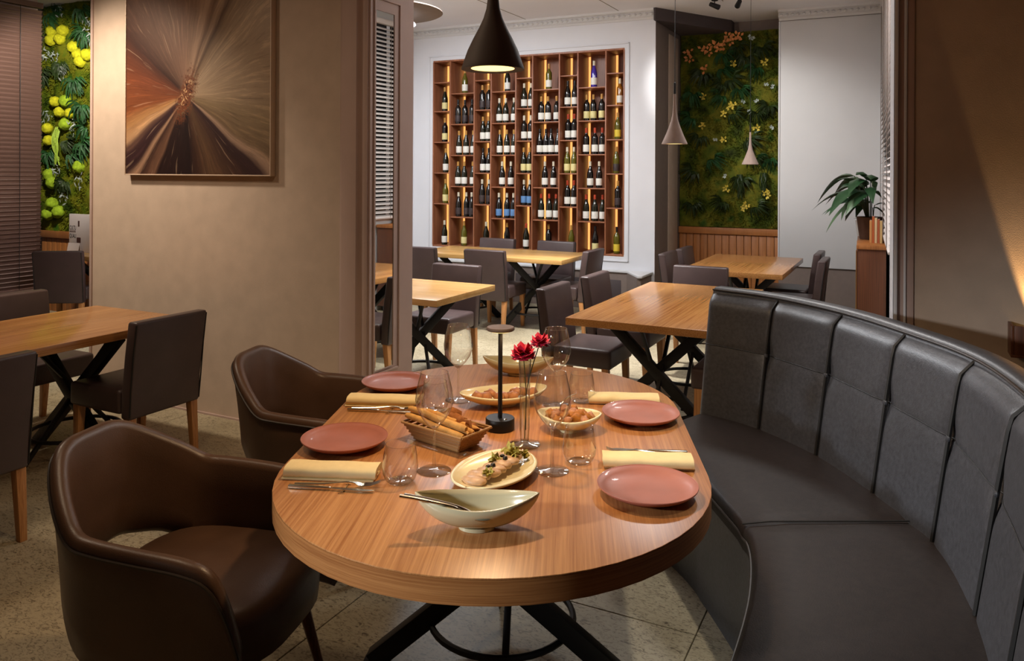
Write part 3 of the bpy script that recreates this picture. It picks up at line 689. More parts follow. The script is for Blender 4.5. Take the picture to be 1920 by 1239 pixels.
# ================================================================== BANQUETTE
CB = [(-0.875, 3.745), (-0.60, 3.635), (-0.32, 3.395), (-0.10, 3.09), (0.08, 2.765), (0.165, 2.38), (0.19, 1.96), (0.175, 1.55), (0.13, 1.15)]
cb = catmull([(x, y, 0) for x, y in CB], 16)
cum = [0.0]
for a, b_ in zip(cb, cb[1:]): cum.append(cum[-1]+(b_-a).length)
def onb(s):
    s = max(0, min(cum[-1]-1e-6, s))
    i = max(k for k in range(len(cum)) if cum[k] <= s); i = min(i, len(cb)-2)
    f = (s-cum[i])/(cum[i+1]-cum[i]); p = cb[i].lerp(cb[i+1], f)
    i0 = max(i-3, 0); i1 = min(i+4, len(cb)-1); t = (cb[i1]-cb[i0]).normalized(); return p, Vector((-t.y, t.x, 0))   # outward normal
def s_at(x, y): return min(range(len(cb)), key=lambda k: (cb[k]-Vector((x, y, 0))).length)
bq = thing('curved_banquette', 'black buttoned leather banquette curving round the right of the oval table', 'banquette')
seams = [0.0] + [cum[s_at(*p)] for p in ((-0.585, 3.61), (-0.30, 3.40), (-0.075, 3.10), (0.10, 2.77), (0.185, 2.36))]
while seams[-1]+0.40 < cum[-1]: seams.append(seams[-1]+0.40)
def off(z):       # lean of the front face
    return 0.0+0.05*((z-0.46)/0.34) if z < 0.8 else 0.05+0.04*((z-0.8)/0.25)
ZB, ZM, ZT = 0.47, 0.80, 1.05
for row, (z0, z1) in enumerate(((ZB-0.02, ZM), (ZM, ZT))):
    for i in range(len(seams)-1):
        s0, s1 = seams[i], seams[i+1]; G = []; nu, nv = 28, 18
        for a in range(nu+1):
            u_ = a/nu; p, nn = onb(s0+(s1-s0)*u_); rowp = []
            for b_ in range(nv+1):
                v_ = b_/nv; z = z0+(z1-z0)*v_
                bul = (1-abs(2*u_-1)**12.0)
                if row == 0: bul *= 1-0.25*v_**24
                else: bul *= (1-0.25*(1-v_)**24)*(1-0.5*v_**8)
                edge = 0.011*bul
                # dimple at the buttons
                for ub in (0, 1):
                    if (i == 0 and ub == 0): continue
                    dd_ = math.hypot((u_-ub)*(s1-s0), z-ZM); edge -= 0.014*math.exp(-(dd_/0.05)**2)
                o_ = off(z) - edge
                if row == 1 and v_ > 0.72: o_ += 0.05*((v_-0.72)/0.28)**2
                rowp.append(Vector((p.x, p.y, z)) + nn*o_)
            G.append(rowp)
        m = MB().grid(G)
        ring = [(a, 0) for a in range(nu)] + [(nu, b_) for b_ in range(nv)] + [(a, nv) for a in range(nu, 0, -1)] + [(0, b_) for b_ in range(nv, 0, -1)]
        k0 = len(m.v)
        for a, b_ in ring: m.v.append(tuple(G[a][b_] + onb(s0+(s1-s0)*a/nu)[1]*0.045))
        for q in range(len(ring)):
            (a, b_), (c_, d_) = ring[q], ring[(q+1) % len(ring)]
            m.f.append((a*(nv+1)+b_, c_*(nv+1)+d_, k0+(q+1) % len(ring), k0+q))
        m.obj('back_panel', M_leatherblack, bq, smooth=70)
        if row == 0: MB().tube([G[a][nv] - onb(s0+(s1-s0)*a/nu)[1]*0.0005 for a in range(nu+1)], 0.0026, 5).obj('cross_seam', M_seam, bq)
    for i, s_ in enumerate(seams[1:-1]):
        p, nn = onb(s_)
        if row == 0: path = [Vector((p.x, p.y, z)) + nn*(off(z)-0.007) for z in [ZB+k*(ZM-ZB)/6 for k in range(7)]]
        else: path = [Vector((p.x, p.y, z)) + nn*(off(z)-0.007+(0.05*((z-0.98)/0.07)**2 if z > 0.98 else 0)) for z in [ZM+k*(ZT-ZM-0.01)/6 for k in range(7)]]
        MB().tube(path, 0.0075, 6).obj('seam_cord', M_seam, bq)
for s_ in seams[1:-1]:
    p, nn = onb(s_); q = Vector((p.x, p.y, ZM)) + nn*(off(ZM)-0.008)
    MB().lathe([(0.0, -0.006), (0.009, -0.004), (0.011, 0.0), (0.009, 0.005), (0.0, 0.007)], 10).obj('button', M_leatherblack, bq, loc=q).rotation_euler = (-nn).to_track_quat('Z', 'Y').to_euler()
# core behind the pads with a padded top and a piped edge
rings = []; ed = []
for k in range(101):
    p, nn = onb(k*cum[-1]/100); p = Vector((p.x, p.y, 0))
    sec = [(0.045, 0.02), (0.05, 0.46), (0.075, 0.80), (0.11, 1.02), (0.118, 1.052), (0.135, 1.062), (0.19, 1.062), (0.21, 1.05), (0.215, 1.0), (0.20, 0.02)]
    rings.append([p + nn*a + Vector((0, 0, z)) for a, z in sec]); ed.append(p + nn*0.112 + Vector((0, 0, 1.052)))
MB().loft(rings).obj('back_frame', M_leatherblack, bq, smooth=50)
MB().tube(ed, 0.0045, 6).obj('top_piping', M_piping, bq)
# seat: two cushions on a plinth, front edge concave round the table
def front(s):
    p, nn = onb(s); d = 0.50+0.06*min(1, s/0.8); return p - nn*d
cut = cum[s_at(0.02, 2.89)]
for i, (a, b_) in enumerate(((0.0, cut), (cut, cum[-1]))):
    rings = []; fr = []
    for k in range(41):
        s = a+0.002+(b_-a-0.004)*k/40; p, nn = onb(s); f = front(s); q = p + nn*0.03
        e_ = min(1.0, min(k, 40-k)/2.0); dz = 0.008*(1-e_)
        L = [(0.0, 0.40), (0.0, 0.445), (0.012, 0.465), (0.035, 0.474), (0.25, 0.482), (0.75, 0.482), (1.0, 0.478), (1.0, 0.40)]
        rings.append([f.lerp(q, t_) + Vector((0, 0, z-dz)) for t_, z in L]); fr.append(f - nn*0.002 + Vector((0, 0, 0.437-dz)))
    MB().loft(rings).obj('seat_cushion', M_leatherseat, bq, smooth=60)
    MB().tube(fr, 0.004, 6).obj('seat_piping', M_piping, bq)
rings = []
for k in range(61):
    s = cum[-1]*k/60; p, nn = onb(s); f = front(s) + nn*0.006; q = p + nn*0.05
    rings.append([f + Vector((0, 0, 0.0)), f + Vector((0, 0, 0.40)), q + Vector((0, 0, 0.40)), q])
MB().loft(rings).obj('plinth', M_leatherblack, bq, smooth=40)
sp_ = onb(cut)[0]; ff = front(cut)
MB().tube([ff.lerp(sp_, k/12) + Vector((0, 0, 0.4805-0.008*max(0, 1-k/2))) for k in range(13)], 0.0026, 5).obj('seat_seam', M_seam, bq)

# ================================================================== ON THE OVAL TABLE
ZT_ = 0.75
def blob(name, r, mat, parent=None, loc=(0,0,0), sc=(1,1,1), amp=0.25, rot=(0,0,0), sub=2):
    me = bpy.data.meshes.new(name); bm = bmesh.new(); bmesh.ops.create_icosphere(bm, subdivisions=sub, radius=r)
    ph = [random.uniform(0, 6) for _ in range(6)]
    for v in bm.verts:
        n = v.co.normalized(); k = 1+amp*(math.sin(5*n.x+ph[0])*math.sin(4*n.y+ph[1])+0.6*math.sin(9*n.z+ph[2]+4*n.x)+0.5*math.sin(11*n.y+ph[3]))*0.6
        v.co = Vector((n.x*sc[0], n.y*sc[1], n.z*sc[2]))*r*k
    zmin = min(v.co.z for v in bm.verts)
    bm.to_mesh(me); bm.free(); me.polygons.foreach_set('use_smooth', [True]*len(me.polygons)); me.materials.append(mat)
    o = inst(name, me, parent, (loc[0], loc[1], loc[2]-zmin if rot == (0,0,0) else loc[2]), rot); return o
# plates
pp = [(0.0, 0.006), (0.06, 0.006), (0.085, 0.0), (0.09, 0.0), (0.095, 0.006), (0.122, 0.016), (0.135, 0.026), (0.1355, 0.0285), (0.133, 0.029), (0.118, 0.020), (0.095, 0.0125), (0.05, 0.0105), (0.0, 0.0105)]
plate_me = MB().lathe(pp, 56).mesh('plate_body', M_plate, smooth=60)
for x, y, lab in ((-1.588, 1.985, 'terracotta plate by the nearest armchair, in front of the folded cream napkin'), (-1.835, 2.615, 'terracotta plate at the far left of the oval table'),
                  (-0.622, 2.062, 'terracotta plate at the near right of the table, casting a wide shadow'), (-0.833, 2.675, 'terracotta plate at the far right, by the banquette corner')):
    t = thing('dinner_plate', lab, 'plate', (x, y, ZT_+0.0005), 0, 'terracotta plates'); inst('plate_body', plate_me, t)
    MB().tube([(0.1345*math.cos(2*PI*k/56), 0.1345*math.sin(2*PI*k/56), 0.0285) for k in range(56)], 0.0016, 5, True).obj('rim', M_plate, t)
# napkins: a flat roll with the fold showing at one end
def napkin(x, y, rz, lab):
    t = thing('folded_napkin', lab, 'napkin', (x, y, ZT_+0.001), rz, 'cream napkins')
    sec = []
    for k in range(20):
        a = 2*PI*k/20; sec.append((0.041*math.copysign(abs(math.cos(a))**0.55, math.cos(a)), 0.0165+0.0163*math.copysign(abs(math.sin(a))**0.75, math.sin(a))))
    rings = []
    for k in range(11):
        xx = -0.132+0.264*k/10; wv = 1+0.03*math.sin(k*1.9); rings.append([(xx+0.004*math.sin(b_*60), a*wv, b_*(1+0.03*math.sin(k*1.3))) for a, b_ in sec])
    MB().loft(rings).obj('roll', M_napkin, t, smooth=50)
    sp = [(0.1335, 0.028*math.cos(k*0.55)*(1-k/26), 0.0165+0.0115*math.sin(k*0.55)*(1-k/26)) for k in range(22)]
    MB().tube(sp, 0.0022, 5).obj('rolled_end', M_napkin, t)
    MB().box(-0.133, 0.131, -0.044, 0.03, 0.0, 0.0045).obj('lower_fold', M_napkin, t, 0.002)
napkin(-1.462, 1.772, TA, 'cream rolled napkin at the near left of the table')
napkin(-1.742, 2.40, TA, 'cream rolled napkin at the far left, beside the back plate')
napkin(-0.948, 2.838, TA+PI, 'cream rolled napkin at the far right of the table')
napkin(-0.680, 2.262, TA+PI, 'cream rolled napkin between the two right-hand plates')
# cutlery
def knife_fork(x, y, rz, where, flip=1):
    k = thing('table_knife', 'steel table knife %s' % where, 'knife', (x, y, ZT_+0.002), rz, 'table knives')
    MB().loft([[(xx, a*w_, 0.004+b_*h_) for a, b_ in ((-1,-1),(1,-1),(1,1),(-1,1))] for xx, w_, h_ in ((-0.125, 0.0065, 0.004), (-0.02, 0.0055, 0.0035), (-0.005, 0.004, 0.003))]).obj('handle', M_steel, k, 0.0015)
    MB().prism([(-0.005, -0.004), (0.09, -0.010), (0.115, -0.004), (0.118, 0.004), (0.0, 0.0045)], 0.003, 0.0045).obj('blade', M_steel, k)
    f = thing('table_fork', 'steel table fork %s' % where, 'fork', (x+flip*0.024*-math.sin(rz), y+flip*0.024*math.cos(rz), ZT_+0.003), rz+R(3)*flip, 'table forks')
    MB().tube(catmull([(-0.115, 0, 0.003), (-0.03, 0, 0.006), (0.03, 0, 0.012), (0.062, 0, 0.009)], 4), [0.0048]*5+[0.004]*4+[0.0035]*4, 6, flat=0.5).obj('handle', M_steel, f)
    MB().loft([[(xx, a*w_, z+b_*0.0012) for a, b_ in ((-1,-1),(1,-1),(1,1),(-1,1))] for xx, w_, z in ((0.055, 0.004, 0.0095), (0.068, 0.011, 0.007), (0.080, 0.012, 0.006))]).obj('fork_head', M_steel, f)
    for q in (-0.0098, -0.0033, 0.0033, 0.0098):
        MB().tube([(0.078, q, 0.006), (0.10, q, 0.008), (0.125, q, 0.017)], [0.0018, 0.0016, 0.001], 5).obj('tine', M_steel, f)
    r = thing('cutlery_rest', 'small steel cutlery rest %s' % where, 'cutlery rest', (x+0.03*math.cos(rz)-flip*0.011*math.sin(rz), y+0.03*math.sin(rz)+flip*0.011*math.cos(rz), ZT_), rz+PI/2, 'cutlery rests')
    MB().tube([(-0.03, 0, 0.0015), (0.03, 0, 0.0015)], 0.0016, 6).obj('crossbar', M_steel, r)
    for s_ in (-1, 1): MB().tube([(s_*0.03, -0.008, 0.001), (s_*0.03, 0.0, 0.003), (s_*0.03, 0.008, 0.001)], 0.0014, 5).obj('end_foot', M_steel, r)
knife_fork(-1.392, 1.690, TA-R(3), 'in front of the near left napkin', 1)
knife_fork(-1.690, 2.318, TA-R(3), 'in front of the far left napkin', 1)
knife_fork(-0.990, 2.935, TA+PI-R(2), 'behind the far right napkin', 1)
knife_fork(-0.718, 2.368, TA+PI-R(2), 'behind the near right napkin', 1)
# glasses
def wine_glass(x, y, lab, s=1.0):
    t = thing('wine_glass', lab, 'wine glass', (x, y, ZT_+0.0005), 0, 'stemmed wine glasses')
    bowl = [(0.0045, 0.122), (0.012, 0.127), (0.030, 0.147), (0.046, 0.170), (0.0545, 0.195), (0.0555, 0.212), (0.052, 0.236), (0.046, 0.262), (0.0405, 0.285), (0.0400, 0.2862)]
    m = MB(); n = 40; vs_ = []; fs = []
    for r_, z in bowl:
        for k in range(n): vs_.append((r_*math.cos(2*PI*k/n), r_*math.sin(2*PI*k/n), z))
    for i in range(len(bowl)-1):
        for k in range(n): fs.append((i*n+k, i*n+(k+1)%n, (i+1)*n+(k+1)%n, (i+1)*n+k))
    m.add(vs_, fs); m.obj('bowl', M_glass, t, smooth=80)
    MB().tube([(0.0403*math.cos(2*PI*k/40), 0.0403*math.sin(2*PI*k/40), 0.2862) for k in range(40)], 0.0008, 5, True).obj('rim', M_glass, t)
    MB().lathe([(0.0085, 0.008), (0.005, 0.02), (0.0035, 0.05), (0.0035, 0.10), (0.0048, 0.122), (0.011, 0.127)], 14).obj('stem', M_glass, t, smooth=80)
    MB().lathe([(0.0, 0.0015), (0.048, 0.0), (0.0495, 0.001), (0.047, 0.0025), (0.018, 0.005), (0.0085, 0.008), (0.0, 0.009)], 40).obj('foot', M_glass, t, smooth=80)
for x, y, lab in ((-1.222, 1.935, 'wine glass at the near left, in front of the bread basket'), (-1.52, 2.575, 'wine glass at the far left, against the bright floor'),
                  (-1.165, 2.69, 'wine glass at the far right, behind the red flowers'), (-0.917, 2.092, 'wine glass at the near right, beside the bud vase')):
    wine_glass(x, y, lab)
def tumbler(x, y, lab):
    t = thing('water_tumbler', lab, 'tumbler', (x, y, ZT_+0.0005), 0, 'stemless tumblers')
    prof = [(0.030, 0.0035), (0.042, 0.010), (0.049, 0.028), (0.0505, 0.045), (0.047, 0.075), (0.041, 0.108)]
    m = MB(); n = 40; vs_ = []; fs = []
    for r_, z in prof:
        for k in range(n): vs_.append((r_*math.cos(2*PI*k/n), r_*math.sin(2*PI*k/n), z))
    for i in range(len(prof)-1):
        for k in range(n): fs.append((i*n+k, i*n+(k+1)%n, (i+1)*n+(k+1)%n, (i+1)*n+k))
    m.add(vs_, fs); m.obj('wall', M_glass, t, smooth=80)
    MB().lathe([(0.0, 0.0), (0.030, 0.0), (0.034, 0.003), (0.030, 0.006), (0.0, 0.005)], 32).obj('base', M_glass, t, smooth=80)
    MB().tube([(0.041*math.cos(2*PI*k/40), 0.041*math.sin(2*PI*k/40), 0.108) for k in range(40)], 0.0009, 5, True).obj('rim', M_glass, t)
tumbler(-1.262, 1.822, 'low tumbler at the near left, beside the cutlery tips')
tumbler(-0.872, 2.192, 'low tumbler at the near right, in front of the fried-food bowl')
tumbler(-1.096, 2.776, 'low tumbler at the far right, behind the tall wine glasses')
tumbler(-1.525, 2.42, 'low tumbler at the far left, behind the near wine glass')
# cordless table lamp
t = thing('table_lamp', 'slim black cordless lamp with a flat disc head on the oval table', 'lamp', (-1.224, 2.353, ZT_+0.0005))
MB().lathe([(0.0, 0.0), (0.047, 0.0), (0.049, 0.002), (0.049, 0.036), (0.047, 0.039), (0.0, 0.039)], 40).obj('base', M_black, t, smooth=40)
MB().lathe([(0.0075, 0.039), (0.0075, 0.335)], 14).obj('stem', M_black, t)
MB().lathe([(0.0, 0.332), (0.044, 0.333), (0.048, 0.336), (0.048, 0.341), (0.045, 0.345), (0.0, 0.347)], 40).obj('head', M_lampblack, t, smooth=40)
MB().lathe([(0.0, 0.3305), (0.036, 0.3305), (0.038, 0.333)], 32).obj('diffuser', M_glow, t)
MB().lathe([(0.0, 0.0), (0.006, 0.0), (0.005, 0.0025), (0.0, 0.003)], 12, (0.026, -0.012, 0.039)).obj('touch_button', M_steel, t)
pl = bpy.data.lights.new('table_lamp_light', 'SPOT'); pl.energy = 1.6; pl.color = (1, .62, .3); pl.spot_size = R(150); pl.spot_blend = 0.6; pl.shadow_soft_size = 0.03
po = bpy.data.objects.new('table_lamp_light', pl); C.objects.link(po); po.parent = t; po.location = (0.012, 0, 0.322)
# bud vase and its two blossoms
t = thing('bud_vase', 'tall slim clear glass bud vase beside the black lamp', 'vase', (-1.083, 2.252, ZT_+0.0005))
def open_lathe(prof, n, name, mat, par):
    vs_ = []; fs = []
    for r_, z in prof:
        for k in range(n): vs_.append((r_*math.cos(2*PI*k/n), r_*math.sin(2*PI*k/n), z))
    for i in range(len(prof)-1):
        for k in range(n): fs.append((i*n+k, i*n+(k+1)%n, (i+1)*n+(k+1)%n, (i+1)*n+k))
    return MB().add(vs_, fs).obj(name, mat, par, smooth=80)
open_lathe([(0.013, 0.008), (0.0155, 0.05), (0.016, 0.14), (0.0175, 0.22), (0.0215, 0.29), (0.0205, 0.291), (0.0165, 0.22), (0.015, 0.14), (0.0145, 0.05), (0.012, 0.012)], 24, 'tube', M_vaseglass, t)
MB().lathe([(0.0, 0.002), (0.048, 0.0), (0.0505, 0.0015), (0.048, 0.004), (0.02, 0.007), (0.014, 0.012), (0.0, 0.012)], 36).obj('foot', M_vaseglass, t, smooth=60)
def blossom(base, head, r, lab, n=26):
    t = thing('red_blossom', lab, 'flower', base, 0, 'crimson blossoms in the vase')
    h = Vector(head)-Vector(base)
    MB().tube(catmull([(0, 0, 0.0), (0.006, -0.003, h.z*0.5), tuple(h)], 5), 0.0017, 6).obj('stem', M_stem, t)
    pet = MB().add([(0,0,0), (0.006,0.006,0.008), (0.008,0,0.02), (0.006,-0.006,0.008), (0.002,0,0.012), (-0.001,0,0.03)], [(0,1,4),(0,4,3),(1,2,4),(3,4,2),(1,5,2),(3,2,5)])
    P = [(0,0,0),(0.006,0.009,0.013),(0.010,0.011,0.025),(0.006,0.0,0.034),(-0.0,0.0,0.03),(0.010,-0.011,0.025),(0.006,-0.009,0.013),(0.002,0,0.017)]
    me = MB().add(P, [(0,1,7),(0,7,6),(1,2,7),(6,7,5),(2,3,7),(5,7,3)]).mesh('petal', M_petal, smooth=60)
    for k in range(n):
        a = k*2.399; tilt = 1.75*math.sqrt((k+0.5)/n)
        o = inst('petal', me, t, h, (0, tilt, a), (r/0.034,)*3); o.rotation_mode = 'XYZ'
    for k in range(5): inst('sepal', MB().add([(0,0,0),(0.02,0.006,-0.004),(0.04,0,-0.006),(0.02,-0.006,-0.004)], [(0,1,2,3)]).mesh('sepal', M_stem, smooth=0), t, h, (0, 0.1, k*1.257))
blossom((-1.083, 2.252, ZT_+0.02), (-1.088, 2.250, ZT_+0.290), 0.042, 'full crimson blossom standing upright in the bud vase', 34)
blossom((-1.078, 2.250, ZT_+0.05), (-1.045, 2.285, ZT_+0.326), 0.034, 'smaller crimson blossom leaning right, in front of a wine glass', 24)
# dishes
def dish(name, label, x, y, rz, L, W, H, p=2.0, q=0.5, lift=0.15, mat=None, tilt=0, foot=0.5):
    t = thing(name, label, 'dish', (x, y, ZT_+0.0008), rz)
    G = []; nu, nv = 40, 18
    for a in range(nu+1):
        u_ = -1+2*a/nu; u_ = math.sin(u_*PI/2)
        w_ = W*max(0.0, 1-abs(u_)**p)**q; zr = H*(1+lift*u_*u_); dp = (zr-0.006)*max(0.0, 1-abs(u_)**2.2)**0.7
        G.append([(L*u_, w_*(-1+2*b_/nv), zr-dp*max(0.0, 1-abs(-1+2*b_/nv)**2.4)**0.75) for b_ in range(nv+1)])
    o = MB().grid(G).obj('bowl', mat, t, smooth=80)
    md = o.modifiers.new('wall', 'SOLIDIFY'); md.thickness = 0.0055; md.offset = 0
    MB().lathe([(0.0, 0.0), (1.0, 0.0), (1.0, 0.008), (0.0, 0.008)], 28, (0, 0, 0), L*foot*0.6, W*foot).obj('foot_ring', mat, t)
    return t
dish('boat_bowl', 'pale sage boat-shaped bowl with pointed ends at the front of the table', -0.934, 1.676, TA+R(4), 0.150, 0.066, 0.066, 2.0, 0.85, 0.30, M_sage)
dish('boat_bowl', 'pale boat-shaped bowl at the far end of the table, behind the lamp', -1.485, 3.02, TA+R(0), 0.150, 0.075, 0.060, 2.0, 0.85, 0.30, M_sage)
dish('oval_dish', 'cream oval dish with sliced fish in the middle of the table', -1.043, 1.975, TA+R(66), 0.160, 0.108, 0.026, 2.0, 0.5, 0.05, M_cream)
dish('oval_dish', 'cream boat dish with browned food behind the black lamp', -1.345, 2.615, TA+R(24), 0.170, 0.098, 0.044, 2.0, 0.6, 0.25, M_cream)
dish('snack_bowl', 'cream pointed bowl heaped with fried bites, on the right', -1.012, 2.452, TA+R(-4), 0.106, 0.088, 0.050, 2.0, 0.62, 0.22, M_cream)
# serving spoon resting across the front bowl
sp0 = Vector((-1.079, 1.556, 0)); sp1 = Vector((-0.912, 1.634, 0)); dr = (sp1-sp0); ln = dr.length; az = math.atan2(dr.y, dr.x)
t = thing('serving_spoon', 'steel serving spoon resting on the rim of the front boat bowl', 'spoon', (sp0.x, sp0.y, ZT_+0.094), az)
MB().tube(catmull([(0, 0, 0.0), (0.06, 0, -0.009), (0.13, 0, -0.024), (ln-0.008, 0.0, -0.046)], 5), [0.006]*6+[0.005]*5+[0.004]*5, 8, flat=0.7).obj('handle', M_steel, t)
MB().lathe([(0.0, 0.0), (0.010, 0.0015), (0.018, 0.006), (0.0185, 0.008), (0.010, 0.004), (0.0, 0.0025)], 20, (ln+0.014, 0, -0.056), 1.4, 1.0).obj('spoon_bowl', M_steel, t, smooth=60)
t = thing('serving_fork', 'thin steel serving tong lying beside the spoon handle', 'tongs', (sp0.x+0.004, sp0.y+0.014, ZT_+0.094), az-R(3))
MB().tube(catmull([(0, 0, 0.0), (0.06, 0, -0.009), (0.13, 0, -0.024), (ln-0.008, 0.0, -0.044)], 5), 0.0038, 6, flat=0.6).obj('handle', M_steel, t)
MB().tube([(ln-0.01, 0, -0.044), (ln+0.012, 0.002, -0.052)], [0.0045, 0.007], 6, flat=0.4).obj('tip', M_steel, t)
def tuft(name, r, mat, loc, n=20):
    m = MB()
    for k in range(n):
        d = Vector((random.gauss(0, 1), random.gauss(0, 1), random.uniform(0.1, 1.4))).normalized(); l_ = r*random.uniform(0.9, 1.5); sd = d.cross(Vector((random.gauss(0, 1), random.gauss(0, 1), random.gauss(0, 1)))).normalized()*r*0.42
        c = d*r*0.15; mid_ = c + d*l_*0.55 + Vector((0, 0, r*0.12))
        m.add([c, mid_-sd, mid_+sd*0.2+Vector((0, 0, r*0.18)), mid_+sd, c+d*l_], [(0, 1, 2), (0, 2, 3), (1, 4, 2), (3, 2, 4)])
    return m.obj(name, mat, None, smooth=50, loc=loc)
# sliced fish and garnish on the oval dish
ORD7 = ['first', 'second', 'third', 'fourth', 'fifth', 'sixth', 'seventh', 'eighth', 'ninth']
fd = R(22.5+62); fx, fy = -1.043, 1.975
def along(a, b_): return (fx+a*math.cos(fd)-b_*math.sin(fd), fy+a*math.sin(fd)+b_*math.cos(fd))
for k in range(7):
    a = -0.10+k*0.030; x, y = along(a, random.uniform(-0.012, 0.012))
    tag(blob('fish_slice', 0.034, M_fish, None, (x, y, ZT_+0.012+0.002*k), (1.15, 0.75, 0.36), 0.12), ORD7[k]+' pale pink fish slice from the near end of the cream oval dish', 'fish slice', 'fish slices on the oval dish')
for k, (a, b_, r_, z) in enumerate(((-0.062, -0.022, 0.017, 0.030), (0.02, 0.012, 0.02, 0.034), (0.075, -0.01, 0.025, 0.032), (0.10, 0.016, 0.024, 0.034), (0.115, -0.022, 0.019, 0.026))):
    x, y = along(a, b_); tag(tuft('salad_garnish', r_, M_green, (x, y, ZT_+z)), ['yellow-green garnish at the near end of the sliced fish', 'pale garnish midway along the sliced fish', 'green garnish tuft left of the far heap of fish', 'tallest green garnish on the far heap of fish', 'small green garnish at the edge of the far heap'][k], 'garnish', 'garnish on the fish')
for k, (a, b_) in enumerate(((-0.035, 0.0), (-0.022, -0.008), (0.045, 0.004), (0.035, -0.012), (0.09, 0.0))):
    x, y = along(a, b_); tag(blob('caper', 0.0085, M_olive, None, (x, y, ZT_+0.0345+0.002*k), (1, 1, 0.8), 0.1, sub=1), ['left', 'right'][k % 2]+' dark caper of the '+['near', 'near', 'middle', 'middle', 'far'][k]+' topping on the sliced fish' if k < 4 else 'lone dark caper on the far heap of sliced fish', 'caper', 'capers on the fish')
# browned pieces in the far dish
fd2 = R(22.5+24); fx2, fy2 = -1.345, 2.615
for k in range(9):
    a = -0.10+k*0.026; b_ = random.uniform(-0.02, 0.02)
    x, y = fx2+a*math.cos(fd2)-b_*math.sin(fd2), fy2+a*math.sin(fd2)+b_*math.cos(fd2)
    tag(blob('roasted_piece', 0.021, M_shrimp, None, (x, y, ZT_+0.012+0.010*abs(a)/0.1), (1.2, 0.8, 0.75), 0.3), ORD7[k]+' browned piece from the left in the cream dish behind the lamp', 'food piece', 'browned pieces in the dish')
# fried bites in the right bowl
for k in range(22):
    a = k*2.4; r_ = 0.060*math.sqrt((k+0.5)/22); z = 0.020+0.036*(1-r_/0.07)*(0.5+0.5*random.random())+0.2*r_*r_/0.06
    tag(blob('fried_bite', random.uniform(0.014, 0.02), M_fry if k % 3 else M_shrimp, None, (-1.012+1.2*r_*math.cos(a+TA), 2.452+r_*math.sin(a+TA), ZT_+z), (1.1, 0.9, 0.85), 0.35), ('pinkish' if k % 3 == 0 else 'golden')+' fried bite heaped in the cream bowl on the right', 'fried bite', 'fried bites in the bowl')
t = thing('serving_fork', 'steel fork standing in the bowl of fried bites', 'fork', (-1.035, 2.43, ZT_+0.05), R(200))
MB().tube(catmull([(0, 0, 0.0), (0.0, -0.01, 0.03), (-0.02, -0.02, 0.055), (-0.05, -0.045, 0.062)], 4), 0.004, 6, flat=0.6).obj('handle', M_steel, t)
MB().tube([(0, 0, 0.0), (0.012, 0.004, -0.018)], [0.005, 0.009], 6, flat=0.35).obj('fork_head', M_steel, t)
# bread basket with breadsticks and crackers
BZ = R(22.5-34); bk = thing('bread_basket', 'rectangular woven bread basket beside the black lamp', 'basket', (-1.318, 2.158, ZT_+0.0008), BZ)
def brect(hx, hy, z): return [(sx*hx, sy*hy, z) for sx, sy in ((-1,-1),(1,-1),(1,1),(-1,1))]
MB().loft([brect(0.092, 0.045, 0), brect(0.092, 0.045, 0.004)]).obj('bottom', M_wicker, bk)
for k in range(5):
    z0 = 0.003+k*0.0105; f = (k+0.5)/5; hx, hy = 0.094+0.032*f, 0.047+0.022*f
    for nm, (x0, y0, x1, y1) in {'a': (-hx, -hy, hx, -hy), 'b': (-hx, hy, hx, hy), 'c': (-hx, -hy, -hx, hy), 'd': (hx, -hy, hx, hy)}.items():
        MB().bar((x0, y0, z0+0.004), (x1, y1, z0+0.004), 0.004, 0.0092).obj('woven_strip', M_wicker, bk, 0.0015)
rim = [(-0.130, -0.071, 0.056), (0.130, -0.071, 0.056), (0.130, 0.071, 0.056), (-0.130, 0.071, 0.056)]
for k in range(4): MB().tube([rim[k], rim[(k+1) % 4]], 0.0042, 7).obj('rim', M_wicker, bk)
cB, sB = math.cos(BZ), math.sin(BZ)
def inb(x, y, z): return (-1.318+x*cB-y*sB, 2.158+x*sB+y*cB, ZT_+0.0008+z)
stick = MB().tube(catmull([(-0.125, 0, 0), (-0.06, 0.002, 0.002), (0.0, -0.001, 0.0), (0.06, 0.002, -0.001), (0.125, 0, 0.0)], 4), [0.007]+[0.0098, 0.0108, 0.0102, 0.0112, 0.0105]*3+[0.007], 9).mesh('breadstick', M_bread, smooth=70)
NM = ['nearest', 'second nearest', 'third nearest', 'fourth', 'fifth']
for k, (y_, z, dz, a) in enumerate(((-0.056, 0.066, -0.08, 0), (-0.032, 0.066, -0.08, 0), (-0.008, 0.066, -0.08, 0), (-0.043, 0.086, -0.07, 0), (0.016, 0.066, -0.07, 0))):
    o = inst('breadstick', stick, None, inb(0.0, y_, z), (0, -dz, BZ+R(a))); tag(o, '%s golden breadstick lying along the basket' % NM[k], 'breadstick', 'breadsticks in the basket')
